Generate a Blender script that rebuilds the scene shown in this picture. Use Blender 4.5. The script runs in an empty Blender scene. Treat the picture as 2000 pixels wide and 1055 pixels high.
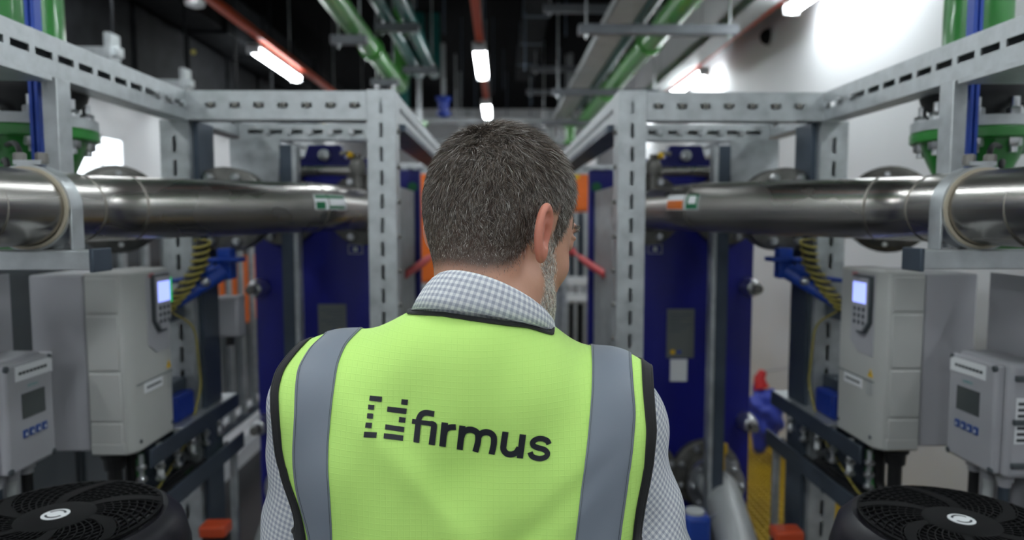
import bpy, bmesh, math, random
import numpy as np
from mathutils import Vector, Matrix, Euler
from mathutils.bvhtree import BVHTree

random.seed(7)
rng = np.random.default_rng(11)
SC = bpy.context.scene
COL = SC.collection
PI = math.pi

# ------------------------------------------------------------------ camera
F = 1333.0                      # focal length in pixels of the 2000 px frame (24 mm lens)
CZ = 1.64                       # eye height
YAW, PITCH = math.atan(23 / F), math.atan(99.5 / F)
cam_data = bpy.data.cameras.new('camera')
cam_data.sensor_width = 36.0
cam_data.lens = F * 36.0 / 2000.0
cam_data.clip_start = 0.05
cam_data.clip_end = 200
cam = bpy.data.objects.new('camera', cam_data)
COL.objects.link(cam)
cam.location = (0, 0, CZ)
cam.rotation_euler = Euler((PI / 2 - PITCH, 0, -YAW), 'XYZ')
SC.camera = cam
cam_data.dof.use_dof = True
cam_data.dof.focus_distance = 0.77
cam_data.dof.aperture_fstop = 3.2
RC = cam.rotation_euler.to_matrix()

def P(px, py, d):
    """point whose depth (world y) is d, on the sight line of pixel px, py"""
    v = RC @ Vector(((px - 1000) / F, (527.5 - py) / F, -1.0))
    v = v * (d / v.y)
    return Vector((v.x, v.y, v.z + CZ))

RCI = RC.transposed()
def PROJ(p):
    v = RCI @ (Vector(p) - Vector((0, 0, CZ)))
    return (1000 + F * v.x / -v.z, 527.5 - F * v.y / -v.z)

# ------------------------------------------------------------------ world, exposure
w = bpy.data.worlds.new('world')
SC.world = w
w.use_nodes = True
w.node_tree.nodes['Background'].inputs[0].default_value = (0.75, 0.85, 1.0, 1)
w.node_tree.nodes['Background'].inputs[1].default_value = 0.03
SC.view_settings.view_transform = 'Standard'
SC.view_settings.look = 'None'
SC.view_settings.gamma = 1.0
SC.view_settings.use_curve_mapping = False
SC.view_settings.exposure = 0.72
LAMP_POWER = 20.0

# ------------------------------------------------------------------ materials
def lin(c):
    c = c / 255.0
    return c / 12.92 if c <= 0.04045 else ((c + 0.055) / 1.055) ** 2.4
def rgb(r, g, b):
    return (lin(r), lin(g), lin(b), 1.0)

MATS = {}
def mat(name, col, metal=0.0, rough=0.5, var=0.0, scale=8.0, rvar=0.0, bump=0.0, bscale=60.0,
        stretch=(1, 1, 1), spec=0.5, emit=None, estr=0.0, coat=0.0, detail=3.0, trans=0.0, alpha=1.0):
    m = bpy.data.materials.new(name)
    m.use_nodes = True
    nt = m.node_tree
    b = nt.nodes['Principled BSDF']
    b.inputs['Base Color'].default_value = col
    b.inputs['Metallic'].default_value = metal
    b.inputs['Roughness'].default_value = rough
    b.inputs['Specular IOR Level'].default_value = spec
    b.inputs['Coat Weight'].default_value = coat
    b.inputs['Transmission Weight'].default_value = trans
    b.inputs['Alpha'].default_value = alpha
    if emit:
        b.inputs['Emission Color'].default_value = emit
        b.inputs['Emission Strength'].default_value = estr
    if var or rvar or bump:
        tc = nt.nodes.new('ShaderNodeTexCoord')
        mp = nt.nodes.new('ShaderNodeMapping')
        mp.inputs['Scale'].default_value = stretch
        nt.links.new(tc.outputs['Object'], mp.inputs['Vector'])
        nz = nt.nodes.new('ShaderNodeTexNoise')
        nz.inputs['Scale'].default_value = scale
        nz.inputs['Detail'].default_value = detail
        nt.links.new(mp.outputs['Vector'], nz.inputs['Vector'])
        if var:
            mr = nt.nodes.new('ShaderNodeMapRange')
            mr.inputs[1].default_value = 0.3
            mr.inputs[2].default_value = 0.7
            mr.inputs[3].default_value = 1 - var
            mr.inputs[4].default_value = 1 + var
            nt.links.new(nz.outputs['Fac'], mr.inputs[0])
            mx = nt.nodes.new('ShaderNodeVectorMath')
            mx.operation = 'SCALE'
            mx.inputs[0].default_value = col[:3]
            nt.links.new(mr.outputs[0], mx.inputs['Scale'])
            nt.links.new(mx.outputs[0], b.inputs['Base Color'])
        if rvar:
            mr = nt.nodes.new('ShaderNodeMapRange')
            mr.inputs[1].default_value = 0.3
            mr.inputs[2].default_value = 0.7
            mr.inputs[3].default_value = max(0.02, rough - rvar)
            mr.inputs[4].default_value = rough + rvar
            nt.links.new(nz.outputs['Fac'], mr.inputs[0])
            nt.links.new(mr.outputs[0], b.inputs['Roughness'])
        if bump:
            n2 = nt.nodes.new('ShaderNodeTexNoise')
            n2.inputs['Scale'].default_value = bscale
            n2.inputs['Detail'].default_value = 4
            nt.links.new(mp.outputs['Vector'], n2.inputs['Vector'])
            bp = nt.nodes.new('ShaderNodeBump')
            bp.inputs['Strength'].default_value = bump
            bp.inputs['Distance'].default_value = 0.002
            nt.links.new(n2.outputs['Fac'], bp.inputs['Height'])
            nt.links.new(bp.outputs[0], b.inputs['Normal'])
    MATS[name] = m
    return m

GALV = mat('galvanised_steel', rgb(186, 190, 192), 0.75, 0.46, var=0.15, scale=26, rvar=0.1, bump=0.25, bscale=90)
GALVD = mat('painted_dark_steel', rgb(78, 88, 100), 0.55, 0.45, var=0.15, scale=10, rvar=0.08)
CHAN = mat('channel_grey', rgb(112, 115, 120), 0.3, 0.5, var=0.1)
GRIL = mat('grille_black', rgb(9, 9, 11), 0.0, 0.65, spec=0.2)
NPL = mat('nameplate_grey', rgb(112, 116, 114), 0.4, 0.5)
STEEL = mat('brushed_stainless', rgb(176, 172, 167), 1.0, 0.3, var=0.1, scale=5, rvar=0.1, bump=0.08, bscale=120, stretch=(1, 0.15, 1))
WELD = mat('weld_seam', rgb(150, 145, 138), 1.0, 0.5)
BOLT = mat('zinc_bolt', rgb(200, 202, 204), 0.95, 0.28)
CAST = mat('cast_flange', rgb(120, 118, 114), 0.7, 0.5, var=0.2, scale=25, bump=0.3, bscale=80)
BLUE = mat('blue_enamel', rgb(6, 13, 118), 0.0, 0.42, var=0.12, scale=5, coat=0.1)
BLUE2 = mat('lever_blue', rgb(28, 66, 160), 0.0, 0.4)
BLUEB = mat('box_blue', rgb(20, 50, 140), 0.0, 0.45)
GREEN = mat('green_gloss_paint', rgb(38, 122, 44), 0.0, 0.28, var=0.08, scale=7, bump=0.1, bscale=30, coat=0.3)
GREENL = mat('light_green_paint', rgb(78, 150, 66), 0.0, 0.3, var=0.08, scale=7, coat=0.3)
TEAL = mat('teal_lagging', rgb(24, 88, 84), 0.0, 0.3, coat=0.4, var=0.1)
RUBBER = mat('black_rubber', rgb(22, 22, 24), 0.0, 0.5)
BLACK = mat('black_plastic', rgb(15, 15, 18), 0.0, 0.5, var=0.1, scale=30)
BLACKM = mat('matt_black', rgb(12, 12, 13), 0.0, 0.8)
PLASTIC = mat('warm_grey_plastic', rgb(176, 177, 174), 0.0, 0.45, var=0.03, scale=6)
PLASTIC2 = mat('cool_grey_plastic', rgb(166, 166, 171), 0.0, 0.5, var=0.04, scale=6)
WHITEP = mat('white_label', rgb(228, 230, 232), 0.0, 0.5)
DARKP = mat('dark_grey_plastic', rgb(70, 76, 80), 0.0, 0.4)
LCD = mat('dull_lcd', rgb(72, 78, 78), 0.0, 0.15)
SCREEN = mat('lit_screen', rgb(150, 165, 230), 0.0, 0.3, emit=rgb(150, 165, 255), estr=0.9)
LEDG = mat('green_led', rgb(40, 200, 110), 0.0, 0.4, emit=rgb(40, 220, 120), estr=0.25)
RED = mat('red_print', rgb(205, 30, 35), 0.0, 0.5)
TEALP = mat('teal_print', rgb(40, 150, 150), 0.0, 0.5)
KEYB = mat('blue_key', rgb(44, 74, 140), 0.0, 0.5)
YELLOW = mat('yellow_print', rgb(225, 180, 30), 0.0, 0.5)
INK = mat('dark_ink', rgb(50, 54, 60), 0.0, 0.6)
GREENP = mat('green_print', rgb(24, 104, 66), 0.0, 0.5)
ORANGEP = mat('orange_print', rgb(214, 110, 40), 0.0, 0.5)
ORANGE = mat('orange_paint', rgb(235, 112, 28), 0.0, 0.45, var=0.05)
ORANGED = mat('orange_conduit', rgb(196, 74, 38), 0.0, 0.4)
PINKRED = mat('faded_red_paint', rgb(214, 82, 84), 0.0, 0.5)
WALL = mat('white_wall_paint', rgb(226, 226, 228), 0.0, 0.6, var=0.02, scale=2)
FLOORM = mat('dark_floor_coating', rgb(30, 31, 34), 0.0, 0.35, var=0.2, scale=4)
KERB = mat('white_floor_coating', rgb(214, 216, 220), 0.0, 0.35, var=0.05, scale=3)
GRATE = mat('yellow_grating', rgb(192, 158, 34), 0.0, 0.55, var=0.12, scale=10)
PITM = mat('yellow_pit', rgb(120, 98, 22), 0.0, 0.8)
CEIL = mat('black_ceiling', rgb(4, 4, 5), 0.0, 0.95, spec=.1)
CONC = mat('pale_far_wall', rgb(232, 234, 236), 0.0, 0.7, var=0.05)
DARKM = mat('dark_bracket', rgb(24, 25, 27), 0.0, 0.7, var=0.4, scale=9, spec=0.08)
TRAYM = mat('grey_tray', rgb(186, 189, 189), 0.3, 0.5, var=0.1)
CLAMPR = mat('cream_rubber', rgb(186, 176, 156), 0.0, 0.6)
DIFF = mat('lamp_diffuser', rgb(240, 245, 255), 0.0, 0.5, emit=(0.90, 0.97, 1.0, 1), estr=LAMP_POWER)
CABLEG = mat('green_cable', rgb(34, 120, 50), 0.0, 0.5)
CABLEY = mat('yellow_cable', rgb(158, 146, 70), 0.0, 0.5)
CLOTHB = mat('violet_blue_plastic', rgb(58, 76, 190), 0.0, 0.4)
PAD = mat('motor_plum_black', rgb(24, 22, 30), 0.0, 0.4, var=0.1)

# ------------------------------------------------------------------ mesh builder
class MB:
    def __init__(self, T=None):
        self.v = []; self.f = []; self.m = []; self.T = T; self.mats = []; self.cur = 0
    def use(self, material):
        if material not in self.mats: self.mats.append(material)
        self.cur = self.mats.index(material); return self
    def add(self, vs, fs):
        n = len(self.v)
        self.v += [tuple(p) for p in vs]
        self.f += [tuple(i + n for i in f) for f in fs]
        self.m += [self.cur] * len(fs)
        return self
    def box(self, x0, x1, y0, y1, z0, z1):
        x0, x1 = min(x0, x1), max(x0, x1); y0, y1 = min(y0, y1), max(y0, y1); z0, z1 = min(z0, z1), max(z0, z1)
        vs = [(x, y, z) for x in (x0, x1) for y in (y0, y1) for z in (z0, z1)]
        return self.add(vs, [(0, 1, 3, 2), (4, 6, 7, 5), (0, 4, 5, 1), (2, 3, 7, 6), (0, 2, 6, 4), (1, 5, 7, 3)])
    def obox(self, o, a, b, c):
        """box from corner o along three edge vectors"""
        o, a, b, c = Vector(o), Vector(a), Vector(b), Vector(c)
        vs = [o + a * i + b * j + c * k for i in (0, 1) for j in (0, 1) for k in (0, 1)]
        return self.add(vs, [(0, 1, 3, 2), (4, 6, 7, 5), (0, 4, 5, 1), (2, 3, 7, 6), (0, 2, 6, 4), (1, 5, 7, 3)])
    def ring_loft(self, rings, cap=True, close=True):
        n = len(rings[0]); vs = [p for r in rings for p in r]; fs = []
        for i in range(len(rings) - 1):
            for j in range(n if close else n - 1):
                k = (j + 1) % n
                fs.append((i * n + j, i * n + k, (i + 1) * n + k, (i + 1) * n + j))
        if cap:
            fs.append(tuple(range(n - 1, -1, -1)))
            fs.append(tuple((len(rings) - 1) * n + j for j in range(n)))
        return self.add(vs, fs)
    def cyl(self, p0, p1, r0, r1=None, n=16, cap=True):
        r1 = r0 if r1 is None else r1
        return self.tube([p0, p1], [r0, r1], n, cap)
    def lathe(self, o, axis, prof, n=24, cap=True):
        """prof: list of (distance along axis, radius)"""
        o = Vector(o); ax = Vector(axis).normalized()
        t = Vector((0, 0, 1)) if abs(ax.z) < 0.9 else Vector((1, 0, 0))
        u = ax.cross(t).normalized(); v = ax.cross(u)
        rings = [[o + ax * h + (u * math.cos(2 * PI * j / n) + v * math.sin(2 * PI * j / n)) * max(r, 1e-4) for j in range(n)] for h, r in prof]
        return self.ring_loft(rings, cap)
    def tube(self, pts, r, n=10, cap=True):
        pts = [Vector(p) for p in pts]
        rs = r if isinstance(r, (list, tuple)) else [r] * len(pts)
        d0 = (pts[1] - pts[0]).normalized()
        t = Vector((0, 0, 1)) if abs(d0.z) < 0.9 else Vector((1, 0, 0))
        u = d0.cross(t).normalized()
        rings = []
        for i, p in enumerate(pts):
            a = pts[max(i - 1, 0)]; b = pts[min(i + 1, len(pts) - 1)]
            d = (b - a).normalized()
            u = (u - d * u.dot(d)).normalized(); v = d.cross(u)
            rings.append([p + (u * math.cos(2 * PI * j / n) + v * math.sin(2 * PI * j / n)) * rs[i] for j in range(n)])
        return self.ring_loft(rings, cap)
    def prism(self, poly, o, a, b, c):
        """2D polygon in (a, b) axes at o, extruded along c"""
        o, a, b, c = Vector(o), Vector(a), Vector(b), Vector(c)
        n = len(poly)
        vs = [o + a * x + b * y for x, y in poly] + [o + a * x + b * y + c for x, y in poly]
        fs = [tuple(range(n)), tuple(range(2 * n - 1, n - 1, -1))] + [(i, (i + 1) % n, n + (i + 1) % n, n + i) for i in range(n)]
        return self.add(vs, fs)
    def sphere(self, o, r, n=12, m=8, sc=(1, 1, 1)):
        o = Vector(o)
        rings = []
        for i in range(m + 1):
            t = PI * i / m
            rings.append([o + Vector((math.cos(2 * PI * j / n) * max(math.sin(t), 1e-3) * r * sc[0], math.sin(2 * PI * j / n) * max(math.sin(t), 1e-3) * r * sc[1], math.cos(t) * r * sc[2])) for j in range(n)])
        return self.ring_loft(rings, True)
    def build(self, name, material=None, parent=None, smooth=40, bevel=0.0, seg=2, loc=None):
        vs = [self.T(p) for p in self.v] if self.T else [Vector(p) for p in self.v]
        me = bpy.data.meshes.new(name)
        if parent is not None:
            L = wloc(parent)
        elif loc is not None:
            L = Vector(loc)
        else:
            xs = [p[0] for p in vs]; ys = [p[1] for p in vs]; zs = [p[2] for p in vs]
            L = Vector(((min(xs) + max(xs)) / 2, (min(ys) + max(ys)) / 2, min(zs)))
        me.from_pydata([tuple(Vector(p) - L) for p in vs], [], self.f)
        if self.mats:
            for m_ in self.mats: me.materials.append(m_)
            me.polygons.foreach_set('material_index', self.m)
        else:
            me.materials.append(material)
        bm = bmesh.new(); bm.from_mesh(me)
        bmesh.ops.recalc_face_normals(bm, faces=bm.faces)
        bm.to_mesh(me); bm.free()
        if smooth:
            me.shade_smooth()
            me.set_sharp_from_angle(angle=math.radians(smooth))
        o = bpy.data.objects.new(name, me)
        COL.objects.link(o)
        if parent is not None:
            o.parent = parent
            o.location = (0, 0, 0)
        else:
            o.location = L
        if bevel:
            bv = o.modifiers.new('bevel', 'BEVEL')
            bv.width = bevel; bv.segments = seg; bv.limit_method = 'ANGLE'; bv.angle_limit = math.radians(40)
            bv.harden_normals = False
        return o

def wloc(o):
    L = Vector((0, 0, 0))
    while o is not None:
        L += o.location; o = o.parent
    return L

def tag(o, label=None, cat=None, group=None, kind=None):
    if label: o['label'] = label
    if cat: o['category'] = cat
    if group: o['group'] = group
    if kind: o['kind'] = kind
    return o
def thing(name, loc, label, cat, group=None):
    o = bpy.data.objects.new(name, None)
    o.empty_display_size = 0.05
    COL.objects.link(o); o.location = loc
    return tag(o, label, cat, group)
def struct(name, mb, material, **k):
    return tag(mb.build(name, material, **k), kind='structure')

def text(name, s, material, o, a, b, height, parent, depth=0.0006, center=False):
    """flat lettering: o lower-left corner, a reading direction, b up direction"""
    cu = bpy.data.curves.new(name, 'FONT')
    cu.body = s; cu.size = 1.0; cu.extrude = 0; cu.resolution_u = 2
    ob = bpy.data.objects.new(name, cu); COL.objects.link(ob)
    dg = bpy.context.evaluated_depsgraph_get()
    me0 = bpy.data.meshes.new_from_object(ob.evaluated_get(dg))
    vs = [tuple(v.co) for v in me0.vertices]; fs = [tuple(p.vertices) for p in me0.polygons]
    bpy.data.objects.remove(ob); bpy.data.meshes.remove(me0)
    hgt = max(v[1] for v in vs); wid = max(v[0] for v in vs)
    a, b = Vector(a).normalized(), Vector(b).normalized(); n = a.cross(b)
    k = height / hgt
    off = -wid * k / 2 if center else 0
    m = MB(); m.add([Vector(o) + a * (v[0] * k + off) + b * (v[1] * k) + n * depth for v in vs], fs)
    return m.build(name, material, parent, smooth=0)

def fillet(pts, r, n=8):
    """polyline with its corners rounded by arcs of about radius r"""
    pts = [Vector(p) for p in pts]; out = [pts[0]]
    for i in range(1, len(pts) - 1):
        p = pts[i]; a = (pts[i - 1] - p); b = (pts[i + 1] - p)
        ang = a.angle(b)
        t = min(r / math.tan(ang / 2), a.length * 0.48, b.length * 0.48)
        p0 = p + a.normalized() * t; p1 = p + b.normalized() * t
        for k in range(n + 1):
            s = k / n
            out.append(p0 * (1 - s) ** 2 + p * 2 * s * (1 - s) + p1 * s ** 2)
    out.append(pts[-1]); return out

def hexnut(mb, o, axis, r, h):
    mb.lathe(o, axis, [(0, r), (h * 0.85, r), (h, r * 0.85)], 6)

def slotted(mb, o, A, B, C, L, W, t, pitch, slot, hgt, start=0.02):
    """plate with a row of slots along its middle; o corner, A length, B width, C thickness directions"""
    o, A, B, C = Vector(o), Vector(A), Vector(B), Vector(C)
    b0, b1 = (W - hgt) / 2, (W + hgt) / 2
    mb.obox(o, A * L, B * b0, C * t)
    mb.obox(o + B * b1, A * L, B * (W - b1), C * t)
    x = 0.0; s = start
    while s + slot < L:
        mb.obox(o + A * x + B * b0, A * (s - x), B * hgt, C * t)
        x = s + slot; s += pitch
    mb.obox(o + A * x + B * b0, A * (L - x), B * hgt, C * t)

def channel(mb, o, A, B, C, L, W=0.08, D=0.06, t=0.004, pitch=0.067, slot=0.051, hgt=0.0145, start=0.02, both=False):
    """closed slotted strut: slotted face at o, body going back along C"""
    o, A, B, C = Vector(o), Vector(A), Vector(B), Vector(C)
    slotted(mb, o, A, B, C, L, W, t, pitch, slot, hgt, start)
    mb.obox(o + C * t, A * L, B * t, C * (D - 2 * t))
    mb.obox(o + C * t + B * (W - t), A * L, B * t, C * (D - 2 * t))
    if both: slotted(mb, o + C * (D - t), A, B, C, L, W, t, pitch, slot, hgt, start)
    else: mb.obox(o + C * (D - t), A * L, B * W, C * t)
# ================================================================== the room
XL, XR, YB, YF, ZC = -2.75, 2.02, -2.6, 14.0, 3.86
struct('floor', MB().box(XL - .1, XR + .1, YB - .1, YF + .1, -0.12, 0.0), FLOORM)
struct('ceiling', MB().box(XL - .1, XR + .1, YB - .1, YF + .1, ZC, ZC + 0.1), CEIL)
struct('wall_left', MB().box(XL - .1, XL, YB - .1, YF + .1, 0.0, ZC), WALL)
struct('wall_right', MB().box(XR, XR + .1, YB - .1, YF + .1, 0.0, ZC), WALL)
struct('wall_back', MB().box(XL, XR, YF, YF + .1, 0.0, ZC), CONC)
struct('wall_front', MB().box(XL, XR, YB - .1, YB, 0.0, ZC), WALL)
# white coated kerb floor along the left wall: slabs with open joints
kb = struct('trim_1', MB().box(XL, -1.72, 0.6, 12.0, 0.0, 0.10), KERB)
for i in range(12):
    y = 0.6 + i * 0.95
    MB().box(XL + .005, -1.86, y + .004, y + .946, 0.10, 0.122).build('floor_slab', KERB, kb, smooth=0)
MB().box(-1.85, -1.70, 0.6, 12.0, 0.10, 0.135).build('kerb_edging', KERB, kb, smooth=0)

# yellow grating panels on the right
def grating(y0, label):
    g = thing('grating_panel', (1.51, y0 + .5, 0.0), label, 'grating', 'yellow grating panels along the right wall')
    m = MB()
    x0, x1 = 1.03, 1.985
    n = 24
    for i in range(n + 1):
        x = x0 + (x1 - x0) * i / n
        m.box(x - .0045, x + .0045, y0 + .005, y0 + .995, 0.012, 0.042)
    for i in range(26):
        y = y0 + .009 + .982 * i / 25
        m.box(x0, x1, y - .0045, y + .0045, 0.014, 0.040)
    b = m.build('bar_grid', GRATE, g, smooth=0)
    tag(b, kind='stuff')
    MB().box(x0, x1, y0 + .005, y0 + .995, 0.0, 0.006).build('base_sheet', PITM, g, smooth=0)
for i in range(9):
    grating(1.4 + i, 'yellow moulded grating panel on the floor along the white right wall')

# ------------------------------------------------------------------ lamps on orange conduits
def batten(x, y0, L, z, label, group):
    t = thing('batten_lamp', (x, y0 + L / 2, z), label, 'lamp', group)
    m = MB(); m.box(x - .04, x + .04, y0, y0 + L, z + .028, z + .06)
    m.build('housing', TRAYM, t, bevel=.006)
    m = MB()
    n = 10
    ring = [(x + .05 * math.cos(PI + PI * k / n), z + .03 + .042 * math.sin(PI + PI * k / n)) for k in range(n + 1)]
    rings = [[(px_, y, pz) for px_, pz in ring] for y in (y0 + .02, y0 + L - .02)]
    m.ring_loft(rings, True)
    m.build('diffuser', DIFF, t)
    for y in (y0, y0 + L - .02):
        MB().box(x - .052, x + .052, y, y + .02, z - .014, z + .062).build('end_cap', WHITEP, t, bevel=.006)
    for y in (y0 + .25, y0 + L - .25):
        MB().box(x - .02, x + .02, y - .015, y + .015, z + .06, z + .085).build('hanger_clip', GALV, t)
    return t
ZL = CZ + 1.30
def conduit(x, z, y0, y1, label):
    t = thing('lamp_conduit', (x, (y0 + y1) / 2, z), label, 'conduit')
    MB().box(x - .03, x + .03, y0, y1, z - .02, z + .03).build('trunking', ORANGED, t, bevel=.006)
    m = MB()
    for k in range(int((y1 - y0) / 1.6)):
        y = y0 + .5 + 1.6 * k
        m = MB(); m.cyl((x, y, z + .03), (x, y, ZC), .005, n=6); m.build('hanger_rod', GALV, t)
    return t
conduit(-0.161, ZL + .107, -2.3, 13.0, 'orange trunking running down the middle of the dark ceiling')
conduit(-1.86, ZL + .107, -2.3, 13.9, 'orange trunking slanting across the upper left above the frame')
conduit(1.80, ZL + .107, -2.3, 13.9, 'orange trunking along the top of the white right wall')
pl = ['out of view behind the camera', 'overhead above the person', 'overhead just ahead of the person', 'upper of the two against the black ceiling',
      'lower small one just above the hair', 'far off beyond the head']
for k in range(6):
    batten(-0.161, 5.37 + 2.48 * (k - 3), 1.1, ZL, 'glowing batten lamp on the middle conduit, ' + pl[k], 'batten lamps on the middle conduit')
for k in range(6):  # last lamp of this row is added, out of sight, to brighten the far wall
    batten(-1.92, 5.45 + 2.48 * (k - 3), 1.14, ZL, 'white glowing batten lamp under the left orange trunking, %s in that row' % ['first', 'second', 'third', 'fourth', 'fifth', 'sixth', 'seventh'][k], 'batten lamps on the left trunking')
for k, x in enumerate((-.95, .75)):  # extra unseen lamps, added to brighten the back of the vest
    batten(x, -1.75, 1.1, ZL, 'added unseen batten lamp behind the camera to brighten the vest, %s' % ('left' if k == 0 else 'right'), 'added unseen lamps behind the camera')
for k in range(4):
    batten(1.84, 3.32 + 2.9 * (k - 1), 1.08, ZL, 'glowing batten lamp by the right wall, ' + ['nearest and out of view', 'the one at the top edge of the picture', 'the one just above the right frame', 'far one', 'farthest one'][k], 'batten lamps along the right wall')

# ------------------------------------------------------------------ ceiling services
def pipe_run(name, pts, r, m, label, cat='pipe', group=None, joints=()):
    t = thing(name, Vector(pts[0]), label, cat, group)
    MB().tube(fillet(pts, r * 2.4), r, 18).build('pipe_body', m, t)
    for p, d in joints:
        MB().lathe(Vector(p) - Vector(d) * .03, d, [(0, r * 1.02), (0, r * 1.28), (.06, r * 1.28), (.06, r * 1.02)], 18).build('coupling', m, t)
    return t
pipe_run('ceiling_pipe', [(-1.03, -1, CZ + 1.36), (-1.03, 7.3, CZ + 1.36), (-1.03, 7.3, ZC)], .075, GREENL,
         'bright green pipe on the trapeze hangers at upper left', joints=[((-1.03, y, CZ + 1.36), (0, 1, 0)) for y in (3.4, 5.6)])
pipe_run('ceiling_pipe', [(-.87, -1, CZ + 1.56), (-.87, 7.6, CZ + 1.56), (-.87, 7.6, ZC)], .058, TEAL, 'dark teal pipe next to the bright green pipe at upper left')
pipe_run('ceiling_pipe', [(-.71, -1, CZ + 1.56), (-.71, 7.6, CZ + 1.56), (-.71, 7.6, ZC)], .058, TEAL, 'second dark teal pipe, the one nearer the middle at upper left')
pipe_run('ceiling_pipe', [(1.12, -1, CZ + 1.32), (1.12, 9.5, CZ + 1.32)], .08, GREENL, 'bright green pipe over the grey tray at upper right',
         joints=[((1.12, y, CZ + 1.32), (0, 1, 0)) for y in (5.2, 7.2)])
pipe_run('ceiling_pipe', [(1.06, -1, CZ + 1.52), (1.06, 9.5, CZ + 1.52)], .06, TEAL, 'dark teal pipe above the bright green pipe at upper right')
pipe_run('ceiling_pipe', [(.93, -1, CZ + 1.52), (.93, 9.5, CZ + 1.52)], .05, TEAL, 'thinner dark teal pipe between tray and green pipe at upper right')

def tray(x, w_, z, y0, y1, label, m=TRAYM):
    t = thing('cable_tray', (x, (y0 + y1) / 2, z), label, 'cable tray')
    MB().box(x - w_ / 2, x + w_ / 2, y0, y1, z, z + .006).build('tray_bottom', m, t, smooth=0)
    for s in (-1, 1):
        MB().box(x + s * w_ / 2, x + s * (w_ / 2 - .006), y0, y1, z, z + .07).build('side_flange', m, t, smooth=0)
    for k in range(int((y1 - y0) / 2)):
        MB().box(x - w_ / 2, x + w_ / 2, y0 + 2 * k, y0 + 2 * k + .04, z - .004, z).build('joint_strip', m, t, smooth=0)
    return t
tray(.83, .19, CZ + 1.36, -1, 9.8, 'pale grey cable tray running under the dark ceiling right of the middle')
tray(1.67, .17, CZ + 1.36, -1, 11, 'pale grey cable tray beside the orange trunking at the right wall')

def trapeze(x0, x1, y, z, label, group):
    t = thing('trapeze_hanger', ((x0 + x1) / 2, y, z), label, 'pipe hanger', group)
    MB().box(x0, x1, y - .035, y + .035, z - .03, z + .03).build('channel_bar', CHAN, t, bevel=.004)
    for x in (x0 + .05, x1 - .05):
        MB().cyl((x, y, z - .06), (x, y, ZC), .006, n=8).build('threaded_rod', GALV, t)
        m = MB(); hexnut(m, (x, y, z - .042), (0, 0, 1), .016, .012); m.build('nut', BOLT, t)
for k, y in enumerate((2.6, 4.9, 6.4)):
    trapeze(-1.18, -.93, y, CZ + 1.25, 'grey channel hanger under the bright green left pipe, ' + ['nearest', 'second', 'third'][k], 'hangers of the left green pipe')
    trapeze(-.96, -.62, y + .5, CZ + 1.47, 'grey channel hanger under the teal left pipes, ' + ['nearest', 'second', 'third'][k], 'hangers of the left teal pipes')
for k, y in enumerate((2.2, 4.45, 6.6, 8.7)):
    trapeze(.5, 1.52, y, CZ + 1.205, 'wide grey channel hanger carrying tray and green pipe at upper right, ' + ['nearest', 'second', 'third', 'fourth'][k] + ' from the camera', 'wide hangers at upper right')
for k, y in enumerate((5.6, 7.8, 9.2)):
    trapeze(.35, 1.45, y, CZ + 1.68, 'high grey channel hanger above the green right pipe, ' + ['nearest', 'second', 'third'][k], 'high hangers at upper right')

# dark ducts and brackets at the upper left
for k, (x0, x1, z0, z1, y0, y1, lb) in enumerate([(-2.72, -2.45, CZ + .98, CZ + 2.0, 2.4, 9.5, 'dark duct hanging low along the left wall'),
                                                  (-2.40, -2.06, CZ + 1.42, CZ + 1.75, 2.0, 9.5, 'dark duct hanging high along the left wall')]):
    t = thing('hanging_duct', ((x0 + x1) / 2, (y0 + y1) / 2, z0), lb, 'duct')
    n = 9
    for i in range(n):
        a = y0 + (y1 - y0) * i / n; b = y0 + (y1 - y0) * (i + 1) / n
        MB().box(x0 + .02, x1 - .02, a + .02, b - .02, z0, z1).build('duct_section', DARKM, t, bevel=.008)
        MB().box(x0, x1, b - .02, b + .02, z0 - .02, z1 + .02).build('duct_flange', DARKM, t)
for i in range(7):
    y = 2.9 + .85 * i
    t = thing('wall_bracket', (-2.1, y, CZ + .87), 'galvanised bracket end under the low dark duct, %s along the row' % ['first', 'second', 'third', 'fourth', 'fifth', 'sixth', 'seventh'][i], 'bracket', 'bracket ends under the left duct')
    MB().box(-2.74, -2.02, y - .03, y + .03, CZ + .86, CZ + .91).build('channel_arm', GALV, t, bevel=.003)
    MB().box(-2.08, -2.05, y - .05, y + .05, CZ + .84, CZ + .98).build('end_plate', GALV, t)
    MB().cyl((-2.06, y, CZ + .9), (-2.06, y, ZC), .007, n=6).build('threaded_rod', DARKM, t)
    if i % 2 == 0: m = MB(); m.sphere((-2.06, y + .12, CZ + 1.12), .018, 8, 6); m.build('yellow_tag', CABLEY, t)
# smoke detector disc and wall sensor
t = thing('smoke_detector', P(381, 14, 4.25), 'round white detector hanging by the left orange trunking', 'detector')
c = P(381, 14, 4.25)
MB().lathe(c, (0, 0, 1), [(0, .03), (.01, .055), (.03, .06), (.05, .05)], 20).build('detector_body', WHITEP, t)
MB().cyl(c + Vector((0, 0, .05)), c + Vector((0, 0, .12)), .012, n=8).build('stem', GALV, t)
c = Vector((XR, 5.18, CZ + 1.36))
t = thing('wall_sensor', c, 'small dark sensor on the white wall below the lamp at upper right', 'sensor')
MB().lathe(c, (-1, 0, 0), [(0, .06), (.03, .06), (.06, .045), (.075, .02)], 18).build('sensor_body', DARKM, t)
MB().lathe(c + Vector((-.0, 0, 0)), (-1, 0, 0), [(.0, .075), (.012, .075), (.018, .06)], 18).build('mounting_ring', TRAYM, t)

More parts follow.
